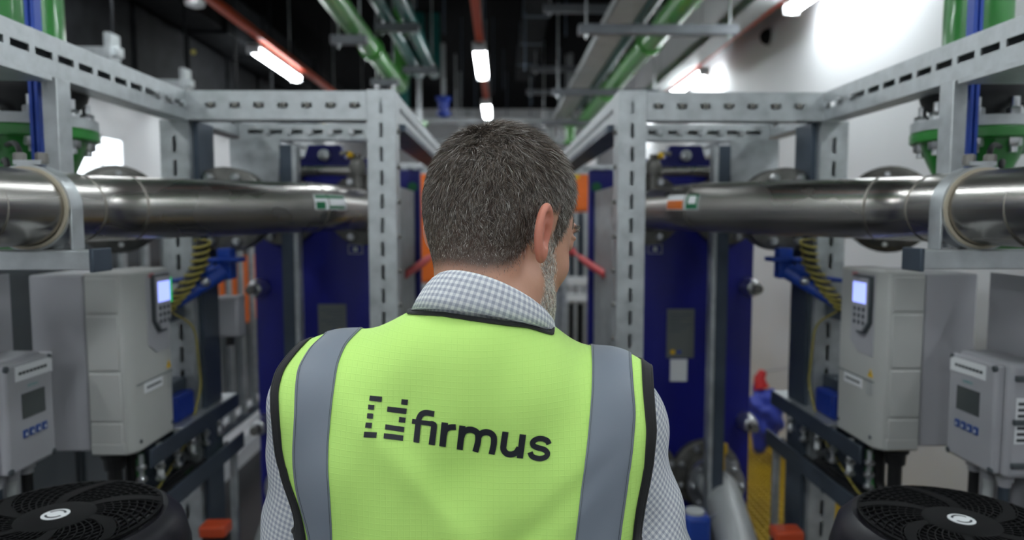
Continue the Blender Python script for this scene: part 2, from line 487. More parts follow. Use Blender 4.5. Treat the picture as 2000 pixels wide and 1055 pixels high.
# added glowing panel standing for a bright patch far down the left wall
t = struct('glow_panel_1', MB().box(XL - .002, XL + .02, 4.40, 5.10, CZ - .35, CZ + .62), WALL)
MB().box(XL + .02, XL + .026, 4.46, 5.04, CZ - .30, CZ + .57).build('glow_pane', mat('bright_patch_glow', rgb(240, 246, 250), 0, .2, emit=rgb(235, 244, 250), estr=1.6), t, smooth=0)
for y in (4.46, 4.75, 5.02): MB().box(XL + .02, XL + .034, y - .012, y + .012, CZ - .31, CZ + .58).build('glow_panel_bar', WALL, t, smooth=0)
for z in (CZ - .31, CZ + .57): MB().box(XL + .02, XL + .034, 4.45, 5.05, z - .012, z + .012).build('glow_panel_bar', WALL, t, smooth=0)
# ================================================================== the two pump skids (mirror images)
def bolt_ring(parent, o, axis, R, n, r=.014, h=.016, T=None, ph=0.0, name='flange_bolt'):
    o = Vector(o); ax = Vector(axis).normalized()
    t = Vector((0, 0, 1)) if abs(ax.z) < .9 else Vector((1, 0, 0))
    u = ax.cross(t).normalized(); v = ax.cross(u)
    for k in range(n):
        a = 2 * PI * (k + ph) / n
        m = MB(T); c = o + (u * math.cos(a) + v * math.sin(a)) * R
        hexnut(m, c, ax, r, h); m.cyl(c, c + ax * (h + .012), r * .55, n=8)
        m.build(name, BOLT, parent)

def build_skid(s):
    side = 'left' if s < 0 else 'right'
    other = {'left': 'left', 'right': 'right'}[side]
    T = lambda p: Vector((0.02 + s * p[0], p[1], CZ + p[2]))
    W = lambda x, y, z: T((x, y, z))
    A, Bz, C = Vector((0, 1, 0)), Vector((0, 0, 1)), Vector((1, 0, 0))
    zb, zt = .279, .358
    FL = -CZ
    # ---------------------------------------------------------- galvanised support frame
    fr = thing('support_frame', W(.65, 2.0, FL), 'galvanised slotted steel frame around the %s blue heat exchanger' % side, 'frame')
    m = MB(T); channel(m, (.90, -1.45, zb), A, Bz, C, 3.41, start=.038); m.build('side_beam', GALV, fr, smooth=0)
    m = MB(T); channel(m, (.396, 1.955, zb), C, Bz, A, .505, start=.018, slot=.03); m.build('front_beam', GALV, fr, smooth=0)
    for k in range(7):
        mm = MB(T); c = (.429 + .067 * k, 1.9565, zb + .04); hexnut(mm, c, (0, -1, 0), .009, .006); mm.build('frame_bolt', CAST, fr)
    for k in range(3):
        mm = MB(T); c = (.90, 1.93 - .067 * k, zb + .04); hexnut(mm, c, (-1, 0, 0), .011, .009); mm.build('frame_bolt', BOLT, fr)
    # posts
    m = MB(T); channel(m, (.90, 1.965, FL), Bz, C, A, 1.64 + .279, start=.02, slot=.045, hgt=.011, both=True); m.build('corner_post', GALV, fr, smooth=0)
    m = MB(T); channel(m, (.90, -1.45, FL), Bz, C, A, 1.64 + .279, start=.02, slot=.045, hgt=.011); m.build('rear_post', GALV, fr, smooth=0)
    m = MB(T); m.box(.805, 1.05, -1.35, -1.29, -.092, -.057); m.build('cross_arm', GALV, fr)
    m = MB(T); m.box(.885, .899, 1.99, 2.10, FL, .279); m.build('post_flange', GALVD, fr)
    m = MB(T); channel(m, (.315, 1.95, FL), Bz, C, A, 1.64 + .362, W=.079, D=.08, start=.06, slot=.042, hgt=.010, both=True); m.build('inner_post', GALV, fr, smooth=0)
    for k in range(8):
        mm = MB(T); hexnut(mm, (.315, 1.99, .25 - .1 * k), (-1, 0, 0), .008, .007); mm.build('frame_bolt', CAST, fr)
    m = MB(T); channel(m, (.315, 2.03, zb), A, Bz, C, 2.3); m.build('inner_beam', GALV, fr, smooth=0)
    m = MB(T); m.box(.30, .314, 2.05, 4.3, zb - .02, zb - .012); m.box(.30, .40, 2.05, 4.3, zb - .012, zb); m.build('beam_underside', GALVD, fr)
    m = MB(T); channel(m, (.90, 2.05, zb), A, Bz, C, 2.28); m.build('outer_beam', GALV, fr, smooth=0)
    for y in (2.34, 4.25):
        m = MB(T); channel(m, (.396, y, .266 if y < 3 else zb), C, Bz, A, .503, W=.055, D=.05); m.build('cross_beam', GALV, fr)
    for k in range(6):
        mm = MB(T); hexnut(mm, (.45 + .07 * k, 2.34, .293), (0, -1, 0), .012, .012); mm.build('frame_bolt', BOLT, fr)
    for x in (.315, .90):
        m = MB(T); channel(m, (x, 4.25, FL), Bz, C, A, 1.64 + .28, start=.03); m.build('rear_post', GALV, fr)
    m = MB(T); m.box(.68, .721, 2.20, 2.241, FL, .235); m.build('middle_post', GALVD, fr, bevel=.002)
    m = MB(T); m.box(.665, .68, 2.19, 2.24, FL, .235); m.build('middle_post_flange', GALV, fr, bevel=.002)
    m = MB(T); m.prism([(.735, .26), (.90, .26), (.90, .08), (.80, .02), (.75, .07)], (0, 2.26, 0), (1, 0, 0), (0, 0, 1), (0, .008, 0)); m.build('gusset_plate', GALV, fr)
    m = MB(T); m.lathe((.83, 2.258, .10), (0, -1, 0), [(0, .028), (.01, .028), (.012, .018)], 16); m.build('gusset_boss', CAST, fr)
    # strut that hangs from the side beam and the cross arm with the pipe clamp
    m = MB(T); m.box(.895, .925, 1.385, 1.43, -.06, zb); m.build('hanging_strut', GALV, fr, bevel=.002)
    m = MB(T); m.box(.755, 1.55, 1.235, 1.30, -.092, -.057); m.build('cross_arm', GALV, fr, bevel=.002)
    m = MB(T); m.box(.747, .755, 1.230, 1.290, -.096, -.053); m.build('arm_end_cap', GALVD, fr, bevel=.002)
    m = MB(T); m.box(.88, 1.2, 1.0, 1.35, zb - .014, zb - .004); m.build('beam_ledge', GALV, fr)
    # rails behind and under the drive
    for z in (-.265, -.475):
        m = MB(T); m.box(.93, .985, 1.785, 2.05, z - .02, z + .02); m.build('mounting_rail', GALVD, fr, bevel=.002)
    m = MB(T); m.use(GALV).box(.866, .96, 1.80, 2.17, -.565, -.556); m.use(GALVD).box(.86, .866, 1.62, 2.17, -.600, -.556); m.build('tray_upper', None, fr, bevel=.001, seg=1)
    m = MB(T); m.box(.855, .96, 1.45, 2.18, -.735, -.727); m.box(.850, .857, 1.35, 2.18, -.735, -.685); m.box(.95, .956, 1.2, 2.18, -.735, -.69); m.build('tray_lower', GALVD, fr, bevel=.001, seg=1)
    m = MB(T); m.box(.958, .966, 1.72, 2.1, -.72, -.56); m.build('tray_back', GALVD, fr, smooth=0)
    m = MB(T); m.box(.865, .885, 2.14, 2.16, FL, -.735); m.build('tray_leg', GALV, fr, bevel=.002)
    m = MB(T); m.box(.84, .93, 2.11, 2.19, FL, FL + .012); m.build('foot_plate', GALV, fr)
    # ---------------------------------------------------------- stainless main pipe
    zp = .022
    R = .0698
    pth = fillet([(.885, -1.5, zp - .012), (.885, 1.47, zp), (.54, 1.99, zp + .012), (.505, 2.40, zp + .012)], .27, 12)
    pi = thing('stainless_pipe', W(.885, 1.0, zp - R), 'large brushed stainless pipe crossing the %s side and bending into the blue plate' % side, 'pipe')
    m = MB(T); m.tube(pth, R, 40); m.build('pipe_body', STEEL, pi, smooth=60)
    def seam(i, w_=.004):
        p = pth[i]; d = (pth[i + 1] - pth[i - 1]).normalized()
        m = MB(T); m.lathe(p - d * w_, d, [(0, R * .99), (w_ * .5, R + .0015), (w_ * 1.5, R + .0015), (2 * w_, R * .99)], 40); m.build('weld_seam', WELD, pi)
    for i in (2, 13, 17): seam(i)
    m = MB(T); p0 = Vector((.885, 1.12, zp - .004)); m.lathe(p0, A, [(0, R * .99), (.003, R + .0012), (.006, R * .99)], 40); m.build('weld_seam', WELD, pi)
    # sticker following the pipe wall
    arc = [0.0]
    for a_, b_ in zip(pth[:-1], pth[1:]): arc.append(arc[-1] + (b_ - a_).length)
    inear = min(range(len(pth)), key=lambda q: (pth[q] - Vector((.60, 1.905, zp))).length)
    s_mid = arc[inear] + .045
    def at_arc(u):
        sv = s_mid + (u - .5) * .115
        k = max(0, min(len(pth) - 2, sum(1 for q in arc if q <= sv) - 1)); f = (sv - arc[k]) / max(1e-6, arc[k + 1] - arc[k])
        p = pth[k].lerp(pth[k + 1], f); d = (pth[min(k + 2, len(pth) - 1)] - pth[max(k - 1, 0)]).normalized()
        return p, Vector((-abs(d.y), -abs(d.x), 0)).normalized()
    up = Vector((0, 0, 1))
    def patch(u0, u1, a0, a1, rr, mt, nm, par):
        m = MB(T); nn = 8; nu = 6; vs = []; fs = []
        for i in range(nn + 1):
            a = math.radians(a0 + (a1 - a0) * i / nn)
            for q in range(nu + 1):
                p, inw = at_arc(u0 + (u1 - u0) * q / nu)
                vs.append(p + (inw * math.cos(a) + up * math.sin(a)) * rr)
        for i in range(nn):
            for q in range(nu):
                fs.append((i * (nu + 1) + q, i * (nu + 1) + q + 1, (i + 1) * (nu + 1) + q + 1, (i + 1) * (nu + 1) + q))
        m.add(vs, fs); return m.build(nm, mt, par)
    st = patch(0, 1, -6, 30, R + .0012, WHITEP, 'pipe_sticker', pi)
    if s < 0:
        patch(.04, .30, -4, 12, R + .0020, GREENP, 'sticker_print', st); patch(.04, .96, 20, 28, R + .0020, GREENP, 'sticker_print', st)
        patch(.40, .92, -3, 3, R + .0020, GREENP, 'sticker_print', st)
    else:
        patch(.02, .34, -4, 30, R + .0020, GREENP, 'sticker_print', st); patch(.42, .98, -4, 16, R + .0020, ORANGEP, 'sticker_print', st)
        patch(.08, .28, 8, 26, R + .0027, WHITEP, 'sticker_print', st)
    # pipe clamp on the cross arm
    pc = thing('pipe_clamp', W(.885, 1.40, -.06), 'galvanised strap clamp with cream rubber holding the %s stainless pipe' % side, 'clamp')
    yc = 1.285
    def band(r0, r1, y0, y1, nm, mt):
        m = MB(T); n = 40; vs = []; fs = []
        for k in range(n):
            a = 2 * PI * k / n
            for (r, y) in ((r0, y0), (r1, y0), (r1, y1), (r0, y1)):
                vs.append((.885 + r * math.cos(a), y, zp - .002 + r * math.sin(a)))
        for k in range(n):
            q = (k + 1) % n
            for j in range(4):
                fs.append((k * 4 + j, q * 4 + j, q * 4 + (j + 1) % 4, k * 4 + (j + 1) % 4))
        m.add(vs, fs); return m.build(nm, mt, pc)
    band(R + .0005, R + .006, yc - .022, yc + .024, 'rubber_lining', CLAMPR)
    band(R + .006, R + .010, yc - .017, yc + .019, 'clamp_band', GALV)
    m = MB(T); m.box(.805, .811, yc - .017, yc + .02, -.057, zp); m.build('clamp_leg', GALV, pc, bevel=.002)
    for k in (0, 1):
        m = MB(T); hexnut(m, (.885 + .02 - .04 * k, yc, zp + R + .010), (0, 0, 1), .011, .02); m.build('clamp_screw', CAST, pc)
    m = MB(T); m.box(.86, .91, yc - .012, yc + .012, zp + R + .008, zp + R + .016); m.build('clamp_lug', GALV, pc)

    # ---------------------------------------------------------- plate heat exchanger
    hx = thing('heat_exchanger', W(.64, 2.75, FL), 'dark blue plate heat exchanger inside the %s frame' % side, 'heat exchanger')
    yf = 2.45
    x0, x1 = .392, .897
    top = .235
    poly = [(x0, FL + .06), (x1, FL + .06), (x1, .155), (x1 - .06, top - .02), (x1 - .12, top - .02), (.715, top - .02), (.70, .262), (.585, .262), (.57, top - .02), (x0, top - .02)]
    m = MB(T); m.prism(poly, (0, yf, 0), (1, 0, 0), (0, 0, 1), (0, .045, 0)); m.build('frame_plate', BLUE, hx, bevel=.004)
    m = MB(T); m.prism(poly, (-.02, 3.02, 0), (1, 0, 0), (0, 0, 1), (0, .045, 0)); m.build('pressure_plate', BLUE, hx, bevel=.004)
    m = MB(T)
    for k in range(44):
        y = yf + .052 + k * .0117
        m.box(x0 + .004, x1 - .05, y, y + .006, -1.35, .12)
        m.box(x0 + .012, x1 - .047, y + .006, y + .0117, -1.30, .10)
    pk = m.build('plate_pack', GALV, hx, smooth=0); tag(pk, kind='stuff')
    m = MB(T); m.box(.615, .665, yf + .045, 3.5, .19, .25); m.build('carrying_bar', BLUE, hx, bevel=.004)
    m = MB(T); m.box(.60, .68, 3.5, 3.56, FL, .26); m.build('rear_support', BLUE, hx, bevel=.004)
    m = MB(T); m.lathe((.64, yf, .225), (0, -1, 0), [(0, .02), (.018, .02), (.022, .014)], 16); m.build('top_bolt', BOLT, hx)
    for x in (x0 + .06, x1 - .06):
        m = MB(T); m.box(x - .05, x + .05, yf - .05, yf + .10, FL, FL + .06); m.build('foot', BLUE, hx, bevel=.004)
    # tightening bolts down both edges
    for xx in (x0 + .03, x1 - .016):
        for z in ((-.245, -.74) if xx > .6 else (.1, -.30, -.62, -1.2)):
            b = MB(T); b.cyl((xx, yf - .10, z), (xx, 3.30, z), .016, n=12)
            bo = b.build('tightening_bolt', CAST, hx)
            b = MB(T); b.lathe((xx, yf - .012, z), (0, -1, 0), [(-.03, .034), (.0, .034), (.035, .03), (.05, .026), (.055, .018)], 18); b.build('bolt_cap', BOLT, bo)
            b = MB(T); hexnut(b, (xx, 3.07, z), (0, 1, 0), .03, .035); b.build('nut', BOLT, bo)
    # port flanges
    for (x, z) in ((.505, .034), (.785, .034), (.735, -.93), (.505, -.93)):
        b = MB(T); b.lathe((x, yf, z), (0, -1, 0), [(0, .125), (.026, .125), (.03, .115), (.03, .078), (.05, .072)], 32)
        f = b.build('port_flange', CAST, hx)
        bolt_ring(f, (x, yf - .028, z), (0, -1, 0), .103, 8, T=T, ph=.5)
    b = MB(T); b.tube([(.785, yf - .05, .034), (.83, 2.10, .034)], .066, 24); b.build('port_stub', STEEL, hx)
    # handle rail and vent valve above the upper ports
    b = MB(T); b.tube(fillet([(.72, yf - .01, .165), (.72, yf - .08, .165), (.50, yf - .08, .165), (.50, yf - .01, .165)], .03), .017, 12); b.build('bypass_tube', STEEL, hx)
    b = MB(T); b.cyl((.505, yf - .10, .10), (.505, yf - .10, .22), .014, n=10); b.lathe((.505, yf - .10, .15), (0, 0, 1), [(0, .022), (.03, .03), (.05, .022), (.06, .012)], 12)
    b.tube([(.505, yf - .1, .19), (.535, yf - .11, .225), (.56, yf - .12, .22)], .008, 8); v = b.build('vent_valve', CAST, hx)
    b = MB(T); b.sphere((.525, yf - .12, .215), .012, 8, 6); b.build('yellow_cap', YELLOW, v)
    # nameplate, label, port mark
    if s < 0: zz0, zz1, xx0, xx1 = -.425, -.305, .575, .675
    else: zz0, zz1, xx0, xx1 = -.505, -.325, .585, .685
    b = MB(T); b.box(xx0, xx1, yf - .004, yf, zz0, zz1); npz = b.build('nameplate', NPL, hx)
    b = MB(T)
    for k in range(6):
        z = zz1 - .02 - .012 * k; b.box(xx0 + .01, xx1 - .01 - .02 * (k % 3), yf - .0050, yf - .004, z - .003, z)
    b.build('plate_print', GALVD, npz)
    b = MB(T); b.lathe((xx0 + .022, yf - .0048, zz0 + .022), (0, -1, 0), [(0, .009), (.001, .009)], 14); b.build('yellow_mark', YELLOW, npz)
    b = MB(T); b.lathe((xx0 + .046, yf - .0048, zz0 + .022), (0, -1, 0), [(0, .007), (.001, .007)], 14); b.build('blue_mark', BLUE2, npz)
    if s > 0:
        b = MB(T); b.box(.600, .662, yf - .003, yf, -.592, -.51); lb = b.build('blank_label', WHITEP, hx)
    b = MB(T); b.box(.51, .565, yf - .003, yf, -.125, -.09); mk = b.build('port_mark', BLUE, hx)
    b = MB(T); b.box(.512, .563, yf - .0045, yf - .003, -.0925, -.0905); b.box(.512, .563, yf - .0045, yf - .003, -.1245, -.1225)
    b.box(.512, .514, yf - .0045, yf - .003, -.1225, -.0925); b.box(.561, .563, yf - .0045, yf - .003, -.1225, -.0925); b.box(.530, .545, yf - .0045, yf - .003, -.115, -.10)
    b.build('port_mark_print', GALV, mk)

    # ---------------------------------------------------------- butterfly valve with blue lever
    bv = thing('butterfly_valve', W(.79, 2.0, -.1), 'flanged butterfly valve with blue lever hanging behind the %s stainless pipe' % side, 'valve')
    cv = Vector((.83, 2.06, .028))
    b = MB(T); b.lathe(cv + Vector((0, .04, 0)), (0, -1, 0), [(0, .125), (.02, .125), (.022, .072), (.05, .072), (.052, .125), (.072, .125), (.076, .115), (.076, .07)], 32); b.build('valve_body', CAST, bv)
    bolt_ring(bv, cv - Vector((0, .035, 0)), (0, -1, 0), .1, 8, T=T, ph=.5)
    b = MB(T); b.tube(fillet([cv - Vector((0, .03, 0)), cv - Vector((0, .02, -.0)) + Vector((.02, -.01, 0)), cv + Vector((.45, .0, 0))], .05), .066, 20); b.build('valve_stub', STEEL, bv)
    b = MB(T); b.box(.80, .84, 1.985, 2.03, -.175, -.085); b.build('lever_neck', BLUE2, bv, bevel=.004)
    b = MB(T); b.box(.775, .87, 1.975, 2.04, -.125, -.112); b.build('lever_collar', BLUE2, bv, bevel=.003)
    lv = [(.825, 1.99, -.15), (.86, 1.96, -.18), (.915, 1.9, -.235), (.945, 1.87, -.245)]
    b = MB(T)
    for k, (hw, th) in enumerate([(.035, .03)]):
        b.tube(lv, [.026, .022, .011, .009], 10)
    b.tube([(.84, 1.97, -.14), (.89, 1.93, -.168), (.94, 1.89, -.172)], [.016, .009, .006], 8)
    b.build('lever_handle', BLUE2, bv)
    b = MB(T); b.sphere((.855, 1.94, -.178), .014, 8, 6); b.build('lever_pin', BOLT, bv)
    # coiled yellow cable hanging beside the valve down to the tray
    cc = thing('coiled_cable', W(.88, 1.9, -.3), 'coiled yellow and black cable drooping from the %s valve to the mounting rail' % side, 'cable')
    ax = [Vector((.855, 1.93, -.06)), Vector((.862, 1.92, -.13)), Vector((.895, 1.88, -.20)), Vector((.93, 1.85, -.25))]
    def along(t):
        k = min(int(t * 3), 2); f = t * 3 - k
        return ax[k].lerp(ax[k + 1], f)
    b = MB(T); b.tube([along(k / 12) for k in range(13)], .017, 10); b.build('cable_core', RUBBER, cc)
    pts = []
    for k in range(150):
        t = k / 149; c = along(t); a = t * 2 * PI * 11
        pts.append(c + Vector((math.cos(a) * .021, math.sin(a) * .021, .004 * math.sin(a))))
    b = MB(T); b.tube(pts, .0042, 6); b.build('cable_wrap', CABLEY, cc)
    b = MB(T); b.tube(fillet([(.92, 1.86, -.25), (.885, 1.93, -.30), (.885, 1.96, -.48), (.90, 1.9, -.62), (.90, 1.7, -.70), (.90, 1.48, -.72)], .08), .003, 6); b.build('cable_tail', CABLEY, cc)

    # ---------------------------------------------------------- riser: green pipe, bellows, flanges
    gx, gy = 1.062, 1.565
    rz = thing('green_riser', W(gx, gy, .0), 'green riser pipe with black bellows and bolted flange at the %s edge' % side, 'pipe')
    b = MB(T); b.cyl((gx, gy, .37), (gx, gy, ZC - CZ), .068, n=28); b.build('pipe_body', GREEN, rz)
    b = MB(T); b.lathe((gx, gy, .352), (0, 0, 1), [(0, .12), (.022, .12), (.024, .07)], 28); b.build('upper_flange', GREEN, rz)
    b = MB(T); b.lathe((gx, gy, .227), (0, 0, 1), [(0, .07), (.012, .078), (.04, .105), (.065, .112), (.09, .105), (.115, .08), (.125, .07)], 28); b.build('rubber_bellows', RUBBER, rz)
    b = MB(T); b.lathe((gx, gy, .200), (0, 0, 1), [(0, .125), (.022, .125), (.024, .07)], 32); b.build('backing_ring', GALV, rz)
    b = MB(T); b.lathe((gx, gy, .174), (0, 0, 1), [(0, .072), (0, .122), (.004, .126), (.022, .126), (.026, .122)], 32); b.build('lower_flange', GREEN, rz)
    for k in range(8):
        a = 2 * PI * (k + .3) / 8; c = Vector((gx + .1 * math.cos(a), gy + .1 * math.sin(a), .222))
        b = MB(T); hexnut(b, c, (0, 0, 1), .0165, .018); b.cyl(c, c + Vector((0, 0, .04)), .009, n=10)
        c2 = c.copy(); c2.z = .174; hexnut(b, c2, (0, 0, -1), .0165, .018); b.cyl(c2, c2 - Vector((0, 0, .03)), .009, n=10)
        b.cyl(Vector((c.x, c.y, c2.z - .001)), Vector((c.x, c.y, c.z + .001)), .008, n=8)
        b.build('flange_bolt', BOLT, rz)
    b = MB(T); b.lathe((gx, gy, .02), (0, 0, 1), [(0, .062), (.06, .066), (.12, .092), (.156, .105)], 28); b.build('reducer_cone', GREEN, rz)
    b = MB(T); b.tube(fillet([(gx, gy, .03), (gx, gy, -.03), (1.99 if s > 0 else 2.76, gy, -.03)], .08), .05, 20); b.build('elbow', GREEN, rz)
    # blue strut in front of the riser
    b = MB(T); 
    for dx in (0, .012): b.box(.975 + dx, .983 + dx, 1.450, 1.475, -.02, ZC - CZ)
    b.box(.978, .994, 1.458, 1.468, -.02, ZC - CZ)
    sg = b.build('blue_strut', BLUE2, bevel=.001, seg=1)
    tag(sg, 'narrow blue upright strut in front of the %s green riser' % side, 'strut')
    # black cable loops at the edge
    cb = thing('cable_loop', W(1.0, 1.3, 0), 'black cables looping above the %s stainless pipe at the picture edge' % side, 'cable')
    for k, (x_, dx, z0_, z1_) in enumerate(((1.05, .115, .155, .075), (1.06, .10, .12, .05))):
        pts = [(x_ - dx * math.sin(PI * q / 14), 1.46 - .13 * math.sin(PI * q / 14), z0_ + (z1_ - z0_) * q / 14 + .012 * math.sin(PI * q / 7)) for q in range(15)]
        b = MB(T); b.tube(pts, .0055, 8); b.build('cable_strand', RUBBER, cb)

    # ---------------------------------------------------------- green check valve behind
    ck = thing('check_valve', W(1.24, 2.15, -.1), 'dark flanged valve with green body behind the %s stainless pipe' % side, 'valve')
    c = Vector((1.21, 2.14, .03))
    axv = Vector((-.85, -1, 0)).normalized()
    b = MB(T); b.lathe(c, axv, [(0, .132), (.03, .135), (.035, .125), (.05, .12), (.07, .07), (.1, .06)], 32); b.build('valve_flange', CAST, ck)
    bolt_ring(ck, c + axv * .034, axv, .108, 8, T=T)
    b = MB(T); b.lathe(c - axv * .13, axv, [(0, .07), (.04, .075), (.09, .11), (.129, .128)], 28); b.tube(fillet([c - axv * .12, c - axv * .25, c - axv * .25 + Vector(((1.99 if s > 0 else 2.76) - (c - axv * .25).x, 0, 0))], .1), .07, 20); b.build('valve_body', GREEN, ck)
    b = MB(T); b.cyl(c + Vector((-.10, .0, .05)), c + Vector((-.17, .0, .05)), .012, n=10); b.build('valve_stem', BOLT, ck)

    # ---------------------------------------------------------- variable speed drive
    X, Y0, Y1, Z0, Z1 = .868, 1.560, 1.775, -.548, -.123
    dr = thing('drive_unit', W(.97, 1.66, Z0), 'light grey motor drive with lit keypad screen on the %s frame' % side, 'drive')
    m = MB(T)
    m.prism([(X, Y0 + .022), (X, Y1 - .022), (X + .025, Y1), (X + .10, Y1), (X + .10, Y0), (X + .018, Y0)], (0, 0, Z0), (1, 0, 0), (0, 1, 0), (0, 0, Z1 - Z0))
    m.build('front_cover', PLASTIC, dr, bevel=.006, seg=3)
    m = MB(T); m.box(X + .102, X + .225, Y0 + .004, Y1 - .004, Z0 + .01, Z1 - .004); m.build('rear_housing', PLASTIC2, dr, bevel=.005, seg=3)
    m = MB(T); m.box(X + .10, X + .102, Y0 + .006, Y1 - .006, Z0 + .012, Z1 - .008); m.build('cover_joint', DARKP, dr)
    # ribs across the side of the cover
    hs = [Z1 - .008, Z1 - .095, Z1 - .228, Z1 - .345, Z1 - .405]
    for k in range(4):
        m = MB(T); m.box(X + .024, X + .097, Y0 - .0025, Y0 + .01, hs[k + 1] + .003, hs[k] - .003); m.build('side_panel', PLASTIC, dr, bevel=.0022)
        m = MB(T); m.box(X + .024, X + .097, Y1 - .01, Y1 + .0025, hs[k + 1] + .003, hs[k] - .003); m.build('side_panel', PLASTIC, dr, bevel=.0022)
    m = MB(T); m.box(X + .03, X + .097, Y0 - .001, Y0 + .01, Z0 + .032, Z0 + .040); m.build('grip_slot', BLACKM, dr)
    m = MB(T); m.box(X + .02, X + .097, Y0 - .003, Y0 + .01, Z0 + .004, Z0 + .030); m.build('side_panel', PLASTIC, dr, bevel=.0022)
    m = MB(T); m.box(X - .0015, X + .01, Y0 + .0225, Y1 - .0225, Z0 + .159, Z0 + .161); m.build('cover_line', DARKP, dr)
    for (y, z) in ((Y0 + .03, Z0 + .025), (Y1 - .03, Z0 + .025)):
        m = MB(T); m.cyl((X - .002, y, z), (X + .01, y, z), .005, n=10); m.build('cover_screw', DARKP, dr)
    # keypad: chamfered bezel standing proud of a clear window frame. D = distance from camera end
    kb_y0, kb_y1, kb_z0, kb_z1 = Y0 + .098, Y0 + .178, Z1 - .155, Z1 - .012
    TT = (lambda p: T((p[0], Y0 + Y1 - p[1], p[2]))) if s > 0 else T
    m = MB(TT); m.prism([(kb_y0 - .018, kb_z1 + .003), (kb_y1 + .006, kb_z1 + .003), (kb_y1 + .006, kb_z0 - .05), (kb_y0 + .02, kb_z0 - .05), (kb_y0 - .018, kb_z0 - .025)],
                       (X - .002, 0, 0), (0, 1, 0), (0, 0, 1), (.004, 0, 0)); m.build('window_recess', PLASTIC2, dr)
    hexa = lambda e: [(kb_y0 - e, kb_z1 + e), (kb_y1 + e, kb_z1 + e), (kb_y1 + e, kb_z0 + .03), (kb_y1 - .025 + e * .4, kb_z0 - e), (kb_y0 + .025 - e * .4, kb_z0 - e), (kb_y0 - e, kb_z0 + .03)]
    m = MB(TT); m.prism(hexa(0), (X - .011, 0, 0), (0, 1, 0), (0, 0, 1), (.012, 0, 0)); kp = m.build('keypad', DARKP, dr, bevel=.002)
    m = MB(TT); m.prism(hexa(-.006), (X - .014, 0, 0), (0, 1, 0), (0, 0, 1), (.004, 0, 0)); m.build('keypad_face', PLASTIC2, kp, bevel=.001)
    m = MB(TT); m.box(X - .0155, X - .012, kb_y0 + .011, kb_y1 - .011, kb_z1 - .068, kb_z1 - .018); m.build('lit_screen', SCREEN, kp)
    for r_ in range(3):
        for q in range(3):
            m = MB(TT); yy = kb_y0 + .02 + .02 * q; z_ = kb_z1 - .083 - .016 * r_
            m.lathe((X - .013, yy, z_), (-1, 0, 0), [(0, .006), (.002, .006), (.003, .004)], 10); m.build('key', DARKP, kp)
    m = MB(TT); m.box(X - .0125, X - .010, kb_y1 + .001, kb_y1 + .006, kb_z1 - .075, kb_z1 - .012); m.build('status_light', LEDG if s < 0 else DARKP, kp)
    rd = W(0, 0, 0)
    fd = Vector((0, 1, 0)) if s < 0 else Vector((0, -1, 0))
    st_y = kb_y0 - .016
    o = TT((X - .004, st_y, kb_z1 - .006))
    # seen from the aisle the reading direction runs away from the camera on the left, towards it on the right
    text('brand_print', 'ABB', RED, o, fd, (0, 0, 1), .011, dr, depth=.001)
    m = MB(TT); m.prism([(Y1 - .05, Z1 - .255), (Y1 - .028, Z1 - .255), (Y1 - .039, Z1 - .236)], (X - .0015, 0, 0), (0, 1, 0), (0, 0, 1), (.002, 0, 0)); wt = m.build('warning_triangle', YELLOW, dr)
    m = MB(TT); m.box(X - .0022, X - .0015, Y1 - .040, Y1 - .038, Z1 - .250, Z1 - .243); m.build('triangle_mark', INK, wt)
    for k in range(4):
        m = MB(TT); m.box(X - .0012, X + .002, Y1 - .055, Y1 - .025, Z1 - .272 - .009 * k, Z1 - .268 - .009 * k); m.build('small_print', TRAYM, dr)
    m = MB(TT); m.box(X - .0012, X + .002, Y0 + .11, Y0 + .14, Z1 - .19, Z1 - .183); m.build('blue_print', BLUE2, dr)
    m = MB(TT); m.box(X - .0020, X + .002, Y0 + .055, Y0 + .14, Z1 - .292, Z1 - .268); lb = m.build('name_label', WHITEP, dr)
    m = MB(TT)
    for k in range(7): m.box(X - .0026, X - .0018, Y0 + .064 + .010 * k, Y0 + .0715 + .010 * k, Z1 - .283, Z1 - .277)
    m.build('label_print', INK, lb)
    if s < 0:
        lbx = X + .18
        m = MB(T); m.box(lbx, lbx + .045, Y0 + .001, Y0 + .006, Z0 + .2, Z0 + .245); wl = m.build('rating_label', WHITEP, dr)
        m = MB(T)
        for k in range(4): m.box(lbx + .004, lbx + .041, Y0 - .0002, Y0 + .003, Z0 + .206 + .010 * k, Z0 + .212 + .010 * k)
        m.build('label_print', INK, wl)
    # cable glands under the drive
    for k, (y, r_) in enumerate(((Y0 + .05, .030), (Y0 + .115, .024), (Y0 + .165, .018))):
        m = MB(T); m.lathe((X + .075, y, Z0 + .003), (0, 0, -1), [(0, r_), (.02, r_), (.022, r_ * .8), (.05, r_ * .75)], 12); m.build('cable_gland', BLACK, dr)
        m = MB(T); m.tube(fillet([(X + .075, y, Z0 - .04), (X + .075, y, Z0 - .14), (X + .085, y - .12, Z0 - .19)], .05), r_ * .55, 10); m.build('motor_cable', [RUBBER, RUBBER, CABLEG][k], dr)
    # connectors hanging in the tray opening
    for k in range(6):
        y = 1.62 + .09 * k
        t = thing('cable_connector', W(.88, y, -.66), '%s connector hanging in the %s tray slot, number %s from the camera end' % ('white' if k % 2 else 'grey', side, ['one', 'two', 'three', 'four', 'five', 'six'][k]), 'connector', 'connectors in the %s tray' % side)
        m = MB(T); m.cyl((.885, y, -.566), (.885, y, -.66), .008 if k % 2 else .006, n=10); m.build('connector_body', WHITEP if k % 2 else GALV, t)
        for q in range(3):
            m = MB(T); m.lathe((.885, y, -.59 - .03 * q), (0, 0, -1), [(0, .008), (.004, .0125), (.010, .0125), (.014, .008)], 10); m.build('gland_ring', BOLT, t)
